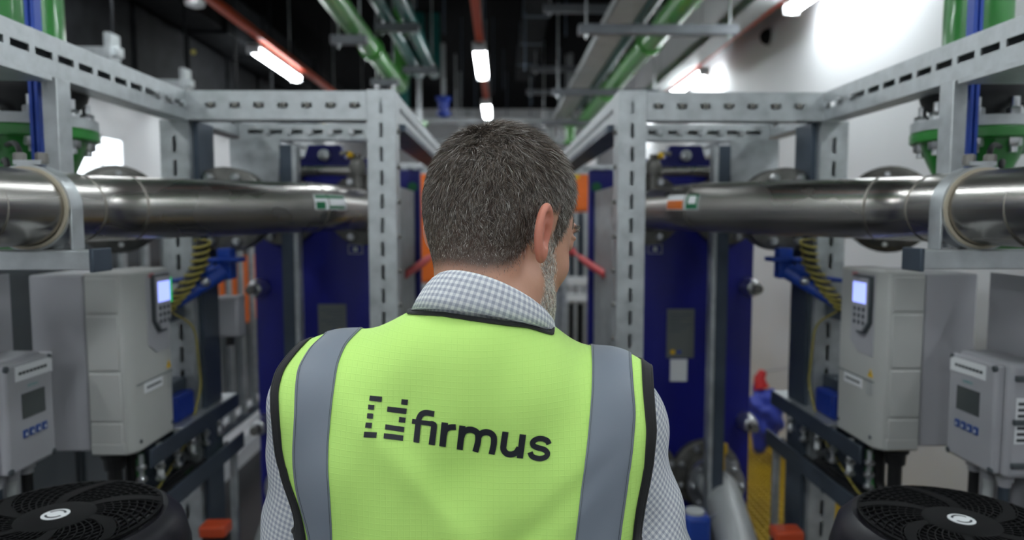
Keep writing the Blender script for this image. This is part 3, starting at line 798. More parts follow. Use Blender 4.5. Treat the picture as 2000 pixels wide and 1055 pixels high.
    t = thing('tray_cables', W(.90, 1.5, -.725), 'bundle of %s cables lying in the lower tray of the %s frame' % ('green and black' if s < 0 else 'black', side), 'cable')
    for k in range(6):
        pts = [(.87 + .012 * k + .006 * math.sin(j * 1.7 + k), 1.47 + j * .068, -.722 + .005 * (k % 3) + .004 * math.sin(j * 2.3 + k)) for j in range(11)]
        m = MB(T); m.tube(pts, .0065, 6); m.build('cable_strand', CABLEG if (k in (0, 1, 3) and s < 0) else RUBBER, t)
    # blue terminal box
    t = thing('terminal_box', W(.95, 1.9, -.56), 'small blue terminal box between drive and post on the %s frame' % side, 'box')
    m = MB(T); m.box(.90, .975, 1.835, 1.94, -.556, -.485); m.build('box_body', BLUEB, t, bevel=.004)
    m = MB(T); m.box(.896, .90, 1.84, 1.935, -.552, -.489); m.build('box_lid', BLUEB, t, bevel=.001, seg=1)
    if s < 0:
        t = thing('junction_box', W(.9, 2.16, -.36), 'pale grey junction box beside the left slotted corner post', 'box')
        m = MB(T); m.box(.83, .905, 2.105, 2.17, -.365, -.24); m.build('box_body', PLASTIC2, t, bevel=.005)
        m = MB(T); m.box(.834, .90, 2.1, 2.106, -.36, -.245); m.build('box_lid', PLASTIC2, t, bevel=.002)
        m = MB(T); m.cyl((.87, 2.14, -.365), (.87, 2.14, -.395), .012, n=10); m.build('cable_gland', BLACK, t)

    # ---------------------------------------------------------- flow transmitter
    X, Y0, Y1, Z0, Z1 = 1.0, 1.335, 1.495, -.522, -.285
    if s > 0: X, Z0, Z1 = .985, -.53, -.29
    ft = thing('flow_transmitter', W(1.05, 1.42, Z0), 'pale grey flow transmitter box with four blue keys at the %s edge' % side, 'transmitter')
    m = MB(T); m.box(X + .02, X + .10, Y0, Y1, Z0, Z1); m.build('housing', PLASTIC2, ft, bevel=.012, seg=3)
    m = MB(T); m.box(X, X + .022, Y0 + .012, Y1 - .004, Z0 + .006, Z1 - .006); m.build('front_lid', PLASTIC2, ft, bevel=.007, seg=3)
    for y in (Y0 + .018, Y1 - .012):
        for z in (Z0 + .014, Z1 - .014):
            m = MB(T); m.lathe((X - .002, y, z), (1, 0, 0), [(0, .004), (.0015, .007), (.006, .007)], 12); m.build('lid_screw', DARKP, ft)
    for z in (Z0 + .03, (Z0 + Z1) / 2, Z1 - .03):
        m = MB(T); m.box(X + .03, X + .06, Y0 - .006, Y0 + .004, z - .006, z + .006); m.build('hinge_tab', DARKP, ft, bevel=.002)
    ya, yb = Y0 + .05, Y1 - .03
    m = MB(T); m.box(X - .002, X + .004, ya - .01, yb + .02, Z1 - .044, Z1 - .014); ll = m.build('name_label', WHITEP, ft)
    m = MB(T)
    for k in range(8): m.box(X - .0027, X - .0018, ya - .002 + .011 * k, ya + .0065 + .011 * k, Z1 - .032, Z1 - .026)
    m.build('label_print', INK, ll)
    m = MB(T); m.box(X - .0015, X + .004, ya + .005, yb - .005, Z1 - .125, Z1 - .073); m.build('display', LCD, ft)
    for k in range(4):
        m = MB(T); y = ya + .004 + .0195 * k; m.box(X - .003, X + .004, y, y + .014, Z1 - .165, Z1 - .148); kk = m.build('key', KEYB, ft, bevel=.0015)
        m = MB(T); m.prism([(y + .004, Z1 - .160), (y + .010, Z1 - .160), (y + .007, Z1 - .153)], (X - .0036, 0, 0), (0, 1, 0), (0, 0, 1), (.0006, 0, 0)); m.build('key_mark', WHITEP, kk)
    o = T((X - .001, (ya + .022) if s < 0 else (yb - .022), Z1 - .062))
    text('brand_print', 'SIEMENS', TEALP, o, fd, (0, 0, 1), .006, ft, depth=.001)
    if s > 0:
        m = MB(T); m.box(X + .035, X + .09, Y0 - .001, Y0 + .004, Z0 + .075, Z0 + .17); wl = m.build('rating_label', WHITEP, ft)
        m = MB(T)
        for k in range(7): m.box(X + .039, X + .086 - .006 * (k % 3), Y0 - .0018, Y0 + .003, Z0 + .08 + .0125 * k, Z0 + .086 + .0125 * k)
        m.build('label_print', INK, wl)
    for k in range(3):
        y = Y0 + .04 + .045 * k
        m = MB(T); m.lathe((X + .05, y, Z0 + .002), (0, 0, -1), [(0, .017), (.018, .017), (.02, .013), (.03, .013)], 12); m.build('cable_gland', PLASTIC2, ft)
        m = MB(T); m.cyl((X + .05, y, Z0 - .02), (X + .05, y, Z0 - .30), .011, n=10); m.build('signal_cable', [GALVD, TRAYM, RUBBER][k], ft)
    m = MB(T); m.box(X + .10, X + .104, Y0 - .02, Y1 + .02, -1.0, -.12); m.build('mounting_plate', PLASTIC2, ft)

    # ---------------------------------------------------------- pump with fan cover motor
    cx, cy, cz = .674, .985, -.444 if s < 0 else -.462
    pm = thing('pump_motor', W(cx, cy, FL), 'black vertical pump motor with ringed fan grille at the lower %s corner' % side, 'motor')
    ro = .181
    m = MB(T); m.lathe((cx, cy, cz), (0, 0, -1), [(0, .141), (-.002, .148), (.004, .156), (.02, .170), (.06, .180), (.12, ro), (.16, ro)], 48); 
    m.v = m.v; mo = m.build('fan_cover', PAD, pm, smooth=50)
    m = MB(T); m.lathe((cx, cy, cz - .162), (0, 0, -1), [(0, .165), (.35, .165), (.36, .12), (.38, .2), (.40, .2), (.41, .11), (.75, .11)], 40); m.build('motor_body', BLACK, pm)
    for k in range(24):
        a = 2 * PI * k / 24
        u = Vector((math.cos(a), math.sin(a), 0)); v_ = Vector((-math.sin(a), math.cos(a), 0))
        m = MB(T); m.obox(Vector((cx, cy, cz - .5)) + u * .15 - v_ * .003, u * .038, v_ * .006, Vector((0, 0, .32))); m.build('cooling_fin', BLACK, pm, smooth=0)
    m = MB(T); m.lathe((cx, cy, FL), (0, 0, 1), [(0, .22), (.06, .22), (.07, .13), (.30, .14), (CZ + cz - .9, .11)], 32); m.build('pump_casing', CAST, pm)
    # grille: rings and swirling spokes over a dark well
    gz = cz + .0045
    m = MB(T)
    nr = 8
    for k in range(nr + 1):
        r = .052 + (.138 - .052) * k / nr
        n = 72; wd = .0011 if k < nr else .003
        vs = []; fs = []
        for j in range(n):
            a = 2 * PI * j / n
            for (rr, z) in ((r - wd, gz), (r + wd, gz), (r + wd, gz + .003), (r - wd, gz + .003)):
                vs.append((cx + rr * math.cos(a), cy + rr * math.sin(a), z))
        for j in range(n):
            q = (j + 1) % n
            for e in range(4): fs.append((j * 4 + e, q * 4 + e, q * 4 + (e + 1) % 4, j * 4 + (e + 1) % 4))
        m.add(vs, fs)
    m.build('grille_rings', GRIL, mo, smooth=0)
    def spoke(a0, wid, sw, nm):
        m = MB(T); vs = []; fs = []; n = 10
        for j in range(n + 1):
            r = .045 + (.138 - .045) * j / n
            a = a0 + sw * (j / n) ** 1.3
            u = Vector((math.cos(a), math.sin(a), 0)); v_ = Vector((-math.sin(a), math.cos(a), 0))
            c = Vector((cx, cy, 0)) + u * r
            for (o_, z) in ((-wid, gz), (wid, gz), (wid, gz + .004), (-wid, gz + .004)):
                p = c + v_ * o_; vs.append((p.x, p.y, z))
        for j in range(n):
            for e in range(4): fs.append((j * 4 + e, (j + 1) * 4 + e, (j + 1) * 4 + (e + 1) % 4, j * 4 + (e + 1) % 4))
        m.add(vs, fs); m.build(nm, GRIL, mo, smooth=0)
    for k in range(48):
        if k % 8 == 0: spoke(2 * PI * k / 48, .010, .6, 'wide_spoke')
        else: spoke(2 * PI * k / 48, .0010, .6, 'thin_spoke')
    m = MB(T); m.lathe((cx, cy, gz - .002), (0, 0, 1), [(0, .052), (.006, .052), (.008, .048)], 40); hub = m.build('grille_hub', GRIL, mo)
    m = MB(T); m.lathe((cx, cy, gz - .012), (0, 0, 1), [(0, .139), (.002, .139)], 40); m.build('fan_well', BLACKM, mo)
    # badge on the hub: pale disc inside a ring made of two arcs
    zb_ = gz + .0062
    m = MB(T); m.lathe((cx, cy, zb_), (0, 0, 1), [(0, .0185), (.0008, .0185)], 36); bd = m.build('badge', WHITEP, hub)
    m = MB(T)
    for (a0, a1) in ((.15 * PI, .9 * PI), (1.15 * PI, 1.9 * PI)):
        vs = []; fs = []; n = 16
        for j in range(n + 1):
            a = a0 + (a1 - a0) * j / n
            for r in (.0105, .0138): vs.append((cx + r * math.cos(a), cy + r * math.sin(a), zb_ + .0012))
        for j in range(n): fs.append((2 * j, 2 * j + 1, 2 * j + 3, 2 * j + 2))
        m.add(vs, fs)
    m.build('badge_arcs', INK, bd, smooth=0)
    return T

TL = build_skid(-1)
TR = build_skid(1)
# ================================================================== things further back
# guard rail on the left kerb
gr = thing('guard_rail', (-1.76, 5.4, .135), 'stainless guard rail of upright bars on the left kerb edge', 'railing')
for i in range(26):
    y = 3.2 + .205 * i
    MB().cyl((-1.76, y, .30), (-1.76, y, CZ - .02), .021, n=12).build('upright_bar', GALV, gr)
for z in (.29, CZ - .01):
    MB().box(-1.785, -1.735, 3.1, 8.5, z - .02, z + .02).build('rail_bar', GALVD, gr, bevel=.003)
for y in (3.3, 5.0, 6.7, 8.4):
    MB().cyl((-1.76, y, .14), (-1.76, y, .29), .022, n=12).build('rail_post', STEEL, gr)
    MB().lathe((-1.76, y, .135), (0, 0, 1), [(0, .05), (.012, .05), (.03, .03)], 16).build('post_foot', BOLT, gr)
# dark cabinets added to give darkness behind the rail, one with an orange panel
for k, (y0, y1, m_, lb) in enumerate([(2.2, 3.35, DARKP, 'dark grey cabinet added for darkness behind the left guard rail, nearest the camera'),
                                      (3.4, 4.75, DARKP, 'dark grey cabinet added for darkness behind the left guard rail, second from the camera'),
                                      (4.8, 6.2, DARKP, 'dark cabinet with an orange front panel, added for darkness behind the left guard rail bars'),
                                      (6.3, 8.2, DARKP, 'dark grey cabinet added for darkness behind the left guard rail, farthest')]):
    t = thing('dark_filler_cabinet', (-2.4, (y0 + y1) / 2, .122), lb, 'cabinet')
    MB().box(-2.72, -2.12, y0, y1, .122, CZ - .06).build('cabinet_body', m_, t, bevel=.01)
    n = 2
    for i in range(n):
        a = y0 + (y1 - y0) * i / n; b = y0 + (y1 - y0) * (i + 1) / n
        d_ = MB().box(-2.12, -2.10, a + .015, b - .015, .16, CZ - .09).build('cabinet_door', m_, t, bevel=.004)
        MB().box(-2.10, -2.075, b - .08, b - .06, .8, .95).build('door_handle', BLACK, d_, bevel=.004)
oc = [o for o in bpy.data.objects if o.get('label', '').startswith('dark cabinet with an orange')][0]
MB().box(-2.098, -2.085, 4.9, 6.1, CZ - .85, CZ - .3).build('orange_panel', ORANGE, oc, bevel=.004)
t = thing('red_lamp', (-2.3, 3.05, CZ - .06), 'small red lamp dome on a dark cabinet under the left pipe', 'lamp')
MB().lathe((-2.3, 3.05, CZ - .06), (0, 0, 1), [(0, .045), (.02, .045), (.07, .035), (.09, .01)], 16).build('lamp_dome', RED, t)

# orange cabinets straight ahead at the end of the aisle
def orange_cab(x0, x1, z0, z1, y, label, split):
    t = thing('orange_cabinet', ((x0 + x1) / 2, y + .3, 0), label, 'cabinet')
    MB().box(x0, x1, y, y + .6, z0, z1).build('cabinet_body', ORANGE, t, bevel=.008)
    for (a, b) in split:
        MB().box(x0 + .012, x1 - .012, y - .018, y, a, b).build('cabinet_panel', ORANGE, t, bevel=.004)
    MB().box(x0, x1, y + .02, y + .58, z1, z1 + .09).build('cabinet_top', CONC, t, bevel=.004)
    for x in (x0 + .02, x1 - .06):
        MB().box(x, x + .04, y + .03, y + .07, 0, z0).build('cabinet_leg', GALV, t)
    return t
Y = 6.6
tc = orange_cab(-.98, -.50, CZ - .62, CZ + .44, Y, 'orange cabinet panel seen left of the head', [(CZ - .60, CZ + .01), (CZ + .04, CZ + .42)])
MB().box(-.585, -.555, Y - .03, Y - .018, CZ - .55, CZ - .1).build('cable_strip', GALV, tc)
tr = orange_cab(.62, .93, CZ + .07, CZ + .50, Y, 'short orange cabinet panel seen right of the head', [(CZ + .09, CZ + .48)])
MB().lathe((.72, Y - .02, CZ + .42), (0, -1, 0), [(0, .045), (.006, .045)], 20).build('yellow_sticker', YELLOW, tr)
t = thing('steel_rack', (.8, 6.5, 0), 'grey steel rack under the short orange panel right of the head', 'rack')
for x in (.50, .62, .70, .79, .90):
    MB().box(x, x + (.09 if x < .6 else .03), 6.42, 6.50, 0.0, CZ + .06).build('rack_upright', GALV if x != .5 else GALVD, t, bevel=.004)
for z in (CZ - .62, CZ - .78):
    MB().box(.60, .95, 6.40, 6.55, z, z + .07).build('rack_shelf', WHITEP, t, bevel=.004)
MB().box(.64, .94, 6.51, 6.585, .0, CZ - .82).build('rack_box', BLACKM, t, bevel=.01)
MB().box(.60, .95, 6.56, 6.585, CZ - .6, CZ + .06).build('rack_back', GALVD, t)
# faded red lever handles beside the rear plates
for s, lb in ((-1, 'faded red lever handle beside the left blue heat exchanger'), (1, 'faded red lever handle beside the right blue heat exchanger')):
    T_ = TL if s < 0 else TR
    t = thing('red_lever', T_((.36, 2.9, -.2)), lb, 'lever')
    m = MB(T_); m.tube([(.40, 2.70, -.222), (.352, 2.86, -.188), (.33, 2.95, -.168)], [.016, .017, .014], 10); m.build('lever_grip', PINKRED, t)
    m = MB(T_); m.tube([(.33, 2.95, -.168), (.31, 3.05, -.15)], .008, 8); m.sphere((.305, 3.07, -.147), .02, 10, 8); m.build('lever_stem', PINKRED, t)
    t = thing('status_sticker', T_((.40, 3.016, .13)), 'small green sticker on the rear blue plate, %s side' % ('left' if s < 0 else 'right'), 'sticker')
    m = MB(T_); m.lathe((.405, 3.0195, .14), (0, -1, 0), [(0, .022), (.002, .022)], 16); m.build('sticker_disc', GREENP, t)
# far cross beams and frames in front of the end wall
for k, (y, z, lb) in enumerate([(9.4, CZ + 1.33, 'pale steel beam crossing the aisle far away, upper one'), (10.5, CZ + 1.18, 'pale steel beam crossing the aisle far away, lower one')]):
    t = thing('cross_beam', (0, y, z), lb, 'beam')
    MB().box(-1.9, 1.9, y - .04, y + .04, z - .035, z + .035).build('beam_bar', GALV, t, bevel=.004)
    for x in (-1.5, -.6, .9, 1.6):
        MB().cyl((x, y, z), (x, y, ZC), .012, n=8).build('hanger_rod', GALV, t)
for k, (x, c, z0, z1, lb) in enumerate([(-1.0, GREENL, CZ + .9, CZ + 1.2, 'green valve body hanging far down the aisle, left'), (-.72, BLUEB, CZ + 1.3, CZ + 1.55, 'blue actuator far down the aisle under the ceiling'),
                                      (-1.25, TEAL, CZ + 1.2, CZ + 1.9, 'teal vertical pipe stub far down the aisle'), (.95, GREENL, CZ + 1.0, CZ + 1.28, 'green valve body hanging far down the aisle, right'),
                                      (1.25, GREENL, CZ + 1.1, CZ + 1.4, 'second green valve body far down the aisle, right')]):
    y = 8.6 + .25 * k
    t = thing('ceiling_valve', (x, y, z0), lb, 'valve')
    MB().lathe((x, y, z0), (0, 0, 1), [(0, .05), (.03, .09), (.06, .09), (.07, .06), (z1 - z0 - .05, .07), (z1 - z0 - .04, .1), (z1 - z0, .1)], 18).build('valve_body', c, t)
    MB().cyl((x, y, z1), (x, y, ZC), .03, n=10).build('valve_stem', GALV, t)
for x in (-.46, .72):
    t = thing('far_column', (x, 9.9, 0), 'pale steel column far down the aisle, %s of the head' % ('left' if x < 0 else 'right'), 'column')
    MB().box(x - .05, x + .05, 9.85, 9.95, 0, CZ + 1.55).build('column_shaft', GALV, t, bevel=.005)
    MB().box(x - .1, x + .1, 9.8, 10.0, 0, .015).build('base_plate', GALV, t)
# hanging dark rods that hatch the black ceiling
for i in range(16):
    x = -.6 + .09 * i + .05 * math.sin(i * 3.1); y = 5.0 + (i * 1.37) % 5.5
    t = MB().cyl((x, y, CZ + 1.5 + .2 * math.sin(i * 2.0)), (x, y, ZC), .008, n=6).build('ceiling_rod', GALVD)
    tag(t, 'thin dark threaded rod hanging from the black ceiling near the middle lamps', 'rod', 'threaded rods under the black ceiling')
t = thing('ceiling_duct', (.33, 5, CZ + 1.9), 'dark duct with grey straps under the ceiling right of the middle lamps', 'duct')
for i in range(8):
    y = 1.5 + i
    MB().box(.22, .46, y + .01, y + .99, CZ + 1.88, CZ + 2.1).build('duct_section', DARKM, t, bevel=.008)
    MB().box(.215, .465, y - .03, y + .03, CZ + 1.875, CZ + 2.105).build('duct_strap', GALVD, t)

# right: lower pipe, pump ends, bag on the wall
t = thing('lower_pipe', TR((.7, 2.1, -1.0)), 'grey insulated pipe running from the lower right blue plate to the camera', 'pipe')
m = MB(TR); m.tube(fillet([(.735, 2.40, -.93), (.735, 2.26, -.93), (.675, 1.75, -1.06), (.60, 1.3, -1.2)], .1), .062, 24); m.build('pipe_body', TRAYM, t)
m = MB(TR); m.lathe((.735, 2.33, -.93), (0, -1, 0), [(0, .10), (.02, .10), (.022, .07)], 28); m.build('pipe_flange', BOLT, t)
bolt_ring(t, (.735, 2.312, -.93), (0, -1, 0), .085, 8, r=.011, T=TR)
m = MB(TR); m.lathe((.70, 2.1, -.99), (.12, 1, .25), [(0, .0625), (.004, .066), (.012, .066), (.016, .0625)], 28); m.build('clamp_band', BOLT, t)
m = MB(TR); m.cyl((.74, 2.28, -.86), (.74, 2.28, -.80), .012, n=10); m.lathe((.74, 2.28, -.80), (0, 0, 1), [(0, .02), (.03, .02), (.035, .01)], 12); m.build('vent_plug', YELLOW, t)
t = thing('lower_pipe', TL((.7, 2.1, -1.0)), 'grey insulated pipe running from the lower left blue plate to the camera', 'pipe')
m = MB(TL); m.tube(fillet([(.735, 2.40, -.93), (.735, 2.26, -.93), (.675, 1.75, -1.06), (.60, 1.3, -1.2)], .1), .062, 24); m.build('pipe_body', TRAYM, t)
m = MB(TL); m.lathe((.735, 2.33, -.93), (0, -1, 0), [(0, .10), (.02, .10), (.022, .07)], 28); m.build('pipe_flange', BOLT, t)
t = thing('blue_actuator', P(1368, 1040, 1.95), 'small blue actuator box with dull cap beside the sleeve at lower right', 'actuator')
c = P(1368, 1012, 1.95)
MB().box(c.x - .04, c.x + .035, c.y, c.y + .09, c.z - .14, c.z).build('actuator_body', BLUE2, t, bevel=.012)
MB().lathe((c.x - .005, c.y + .04, c.z), (0, 0, 1), [(0, .03), (.008, .028), (.012, .015)], 18).build('actuator_cap', TRAYM, t)
MB().box(c.x - .03, c.x + .02, c.y + .02, c.y + .07, 0, c.z - .14).build('actuator_stand', GALVD, t)
for s, (px, py, d, w_), lb in ((-1, (412, 1030, 1.85, .075), 'orange cap on a low box between left tray leg and motor'), (1, (1545, 1040, 1.9, .085), 'orange cap on a low box beside the right tray leg')):
    c = P(px, py, d)
    t = thing('orange_topped_box', (c.x, c.y, 0), lb, 'box')
    MB().box(c.x - w_ / 2, c.x + w_ / 2, c.y, c.y + .06, c.z - .035, c.z).build('cap_body', ORANGED, t, bevel=.008)
    MB().box(c.x - w_ * .42, c.x + w_ * .42, c.y + .004, c.y + .056, c.z - .25, c.z - .036).build('low_box', BLACKM, t, bevel=.006)
    MB().box(c.x - .015, c.x + .015, c.y + .02, c.y + .04, 0, c.z - .25).build('box_stand', GALVD, t)
# crumpled violet blue bag hung on the right wall
c = P(1492, 812, 4.4)
bm = bmesh.new()
bmesh.ops.create_icosphere(bm, subdivisions=4, radius=1.0)
for v in bm.verts:
    p = v.co.copy()
    n_ = .16 * math.sin(5.1 * p.x + 3 * p.z) * math.cos(6.3 * p.y - 2 * p.z) + .12 * math.sin(9.7 * p.z + 4 * p.x) + .07 * math.sin(17 * p.y + 11 * p.z)
    p *= 1 + n_
    tp = 1.0 + .35 * (p.z > 0) * p.z
    v.co = Vector((p.x * .10 * tp, p.y * .13, p.z * (.18 if p.z > 0 else .23)))
me = bpy.data.meshes.new('bag_body'); bm.to_mesh(me); bm.free(); me.materials.append(CLOTHB); me.shade_smooth()
t = thing('plastic_bag', c, 'crumpled violet blue plastic bag hanging low by the right white wall', 'bag')
ob = bpy.data.objects.new('bag_body', me); COL.objects.link(ob); ob.parent = t
MB().tube([c + Vector((-.02, 0, .18)), c + Vector((-.03, .02, .25)), c + Vector((.0, .03, .29))], [.05, .035, .025], 10).build('bag_neck', RED, t)
MB().tube([c + Vector((.0, .03, .29)), Vector((XR, c.y + .05, c.z + .32))], .006, 6).build('bag_hook', BOLT, t)
# ================================================================== the person
def smoothstep(a, b, x):
    t = np.clip((x - a) / (b - a), 0, 1); return t * t * (3 - 2 * t)
def smin(a, b, k):
    h = np.maximum(k - np.abs(a - b), 0) / k
    return np.minimum(a, b) - h * h * k * 0.25
def smax(a, b, k): return -smin(-a, -b, k)
def ell(c, r):
    c = np.array(c, float); r = np.array(r, float)
    def f(x, y, z):
        a, b, d = (x - c[0]) / r[0], (y - c[1]) / r[1], (z - c[2]) / r[2]
        k0 = np.sqrt(a * a + b * b + d * d) + 1e-9
        k1 = np.sqrt((a / r[0]) ** 2 + (b / r[1]) ** 2 + (d / r[2]) ** 2) + 1e-9
        return k0 * (k0 - 1) / k1
    return f, c - r, c + r
def rcone(p0, p1, r0, r1):
    p0 = np.array(p0, float); p1 = np.array(p1, float); d = p1 - p0; L2 = float(d @ d)
    def f(x, y, z):
        t = np.clip(((x - p0[0]) * d[0] + (y - p0[1]) * d[1] + (z - p0[2]) * d[2]) / L2, 0, 1)
        q = np.sqrt((x - p0[0] - t * d[0]) ** 2 + (y - p0[1] - t * d[1]) ** 2 + (z - p0[2] - t * d[2]) ** 2)
        return q - (r0 + (r1 - r0) * t)
    rr = max(r0, r1)
    return f, np.minimum(p0, p1) - rr, np.maximum(p0, p1) + rr

def surface_nets(xs, ys, zs, Fv):
    S = Fv < 0
    c = [S[i:S.shape[0] - 1 + i, j:S.shape[1] - 1 + j, k:S.shape[2] - 1 + k] for i in (0, 1) for j in (0, 1) for k in (0, 1)]
    n = sum(a.astype(np.int8) for a in c)
    act = (n > 0) & (n < 8)
    I, J, K = np.nonzero(act)
    idx = -np.ones(act.shape, np.int64); idx[I, J, K] = np.arange(len(I))
    off = [(i, j, k) for i in (0, 1) for j in (0, 1) for k in (0, 1)]
    val = np.stack([Fv[I + i, J + j, K + k] for i, j, k in off], 1)
    pos = np.stack([np.stack([xs[I + i], ys[J + j], zs[K + k]], 1) for i, j, k in off], 1)
    acc = np.zeros((len(I), 3)); cnt = np.zeros(len(I))
    for a in range(8):
        for b in range(a + 1, 8):
            if sum(abs(off[a][q] - off[b][q]) for q in range(3)) != 1: continue
            va, vb = val[:, a], val[:, b]
            m = (va < 0) != (vb < 0)
            t = np.where(m, va / np.where(m, va - vb, 1), 0)
            p = pos[:, a] + (pos[:, b] - pos[:, a]) * t[:, None]
            acc[m] += p[m]; cnt[m] += 1
    V = acc / cnt[:, None]
    faces = []
    for ax in range(3):
        sl0 = [slice(None)] * 3; sl1 = [slice(None)] * 3
        sl0[ax] = slice(0, -1); sl1[ax] = slice(1, None)
        a, b = S[tuple(sl0)], S[tuple(sl1)]
        E = a != b
        o1, o2 = [q for q in range(3) if q != ax]
        g = list(np.nonzero(E))
        ok = (g[o1] > 0) & (g[o2] > 0) & (g[o1] < S.shape[o1] - 1) & (g[o2] < S.shape[o2] - 1)
        g = [q[ok] for q in g]
        ins = a[tuple(g)]
        def cell(d1, d2):
            h = [q.copy() for q in g]; h[o1] = h[o1] + d1; h[o2] = h[o2] + d2
            return idx[tuple(h)]
        q = np.stack([cell(-1, -1), cell(0, -1), cell(0, 0), cell(-1, 0)], 1)
        if ax == 1: ins = ~ins
        q[~ins] = q[~ins][:, ::-1]
        faces.append(q)
    return V, np.concatenate(faces)

def grid_field(xs, ys, zs, ops, pad=0.05):
    """ops: list of (mode, prim, k); evaluated only near each primitive"""
    Fv = np.full((len(xs), len(ys), len(zs)), 0.25, np.float32)
    for mode, (f, lo, hi), k in ops:
        e = pad + k
        s = []
        for ax, l, h in zip((xs, ys, zs), lo, hi):
            i0 = max(0, np.searchsorted(ax, l - e) - 1); i1 = min(len(ax), np.searchsorted(ax, h + e) + 1)
            s.append(slice(i0, max(i1, i0 + 1)))
        X = xs[s[0]][:, None, None]; Y = ys[s[1]][None, :, None]; Z = zs[s[2]][None, None, :]
        v = f(X, Y, Z).astype(np.float32)
        blk = Fv[tuple(s)]
        if mode == '+': Fv[tuple(s)] = smin(blk, v, k) if k else np.minimum(blk, v)
        else: Fv[tuple(s)] = smax(blk, -v, k)
    return Fv

def np_mesh(name, V, Fc, material, parent, smooth=True):
    me = bpy.data.meshes.new(name)
    L = np.array(wloc(parent))
    me.vertices.add(len(V)); me.vertices.foreach_set('co', (V - L).astype(np.float32).ravel())
    k = Fc.shape[1]
    me.loops.add(len(Fc) * k); me.loops.foreach_set('vertex_index', Fc.astype(np.int32).ravel())
    me.polygons.add(len(Fc)); me.polygons.foreach_set('loop_start', np.arange(0, len(Fc) * k, k, dtype=np.int32))
    me.update(calc_edges=True); me.validate()
    for m_ in (material if isinstance(material, list) else [material]): me.materials.append(m_)
    if smooth: me.shade_smooth()
    o = bpy.data.objects.new(name, me); COL.objects.link(o); o.parent = parent
    return o

# ------------------------------------------------------------------ skeleton
def A3(v): return np.array(v, float)
SLV, SRV = A3(P(634, 790, .83)), A3(P(1192, 824, .815))
SL, SR = A3(P(632, 790, .84)), A3(P(1192, 822, .825))
EL, ER = SL + A3((-.050, .03, -.30)), SR + A3((.092, .03, -.30))
WL, WR = EL + A3((.07, .20, -.10)), ER + A3((-.07, .21, -.10))
X0 = (SLV[0] + SRV[0]) / 2
NB = A3(P(945, 625, .79))
HO = A3(P(980, 455, .85))                    # middle of the head between the ears
HYAW, HPITCH, HROLL = math.radians(-42), math.radians(-17), math.radians(2)
HR = np.array((Matrix.Rotation(HYAW, 3, 'Z') @ Matrix.Rotation(HPITCH, 3, 'X') @ Matrix.Rotation(HROLL, 3, 'Y')))
def to_world(p): return HO + HR @ A3(p)
def in_head(prim):
    f, lo, hi = prim
    cs = np.array([[a, b, c] for a in (lo[0], hi[0]) for b in (lo[1], hi[1]) for c in (lo[2], hi[2])]) @ HR.T + HO
    def g(x, y, z):
        x, y, z = x - HO[0], y - HO[1], z - HO[2]
        return f(HR[0, 0] * x + HR[1, 0] * y + HR[2, 0] * z, HR[0, 1] * x + HR[1, 1] * y + HR[2, 1] * z, HR[0, 2] * x + HR[1, 2] * y + HR[2, 2] * z)
    return g, cs.min(0), cs.max(0)

person = thing('person', (X0, .83, 0), 'person seen from behind in a yellow-green safety vest and checked shirt, head turned right', 'person')

# torso and arms
torso = [('+', ell((X0, .835, 1.265), (.178, .108, .215)), .05), ('+', ell((X0, .84, 1.08), (.168, .112, .20)), .08),
         ('+', ell((X0, .84, .94), (.170, .118, .13)), .08),
         ('+', ell((X0 - .085, .775, 1.335), (.09, .062, .115)), .06), ('+', ell((X0 + .085, .770, 1.325), (.09, .062, .115)), .06),
         ('+', rcone(A3(P(900, 745, .80)), SLV, .054, .052), .04), ('+', rcone(A3(P(985, 768, .80)), SRV, .054, .052), .04),
         ('+', ell(A3(P(922, 700, .785)), (.060, .056, .044)), .03)]
arms = []
for S_, E_, W_ in ((SL, EL, WL), (SR, ER, WR)):
    arms += [('+', rcone(S_, E_, .049, .045), .03), ('+', rcone(E_, W_, .044, .029), .015)]
neck = [('+', rcone(A3(P(950, 610, .80)), to_world((0, -.022, -.035)), .062, .060), .03),
        ('+', rcone(A3(P(985, 610, .845)), to_world((0, .03, -.07)), .048, .045), .03)]
H = lambda m, p, k: (m, in_head(p), k)
head = [H('+', ell((0, -.010, .040), (.0765, .0985, .085)), .02),
        H('+', ell((0, -.052, .012), (.066, .048, .062)), .03),
        H('+', ell((0, .042, -.018), (.061, .056, .085)), .03),
        H('+', ell((0, .035, -.072), (.051, .050, .042)), .025),
        H('+', ell((0, .076, -.098), (.021, .018, .018)), .02),
        H('+', ell((0, .090, .034), (.045, .012, .012)), .015)]
for sx in (-1, 1):
    head += [H('+', ell((sx * .046, .055, -.026), (.016, .02, .016)), .02),
             H('+', rcone((sx * .058, .005, -.06), (sx * .030, .072, -.098), .014, .014), .025),
             H('-', ell((sx * .031, .102, .012), (.017, .016, .011)), .012),
             H('+', ell((sx * .031, .086, .012), (.0135, .0135, .0125)), .002),
             H('+', ell((sx * .031, .088, .021), (.016, .012, .004)), .004)]
head += [H('+', rcone((0, .094, .022), (0, .118, -.024), .008, .0115), .01),
         H('+', ell((-.012, .106, -.028), (.008, .011, .008)), .006), H('+', ell((.012, .106, -.028), (.008, .011, .008)), .006),
         H('+', ell((0, .094, -.055), (.023, .009, .005)), .006), H('+', ell((0, .092, -.066), (.020, .010, .0055)), .004),
         H('-', ell((0, .104, -.0605), (.022, .008, .0012)), .003)]
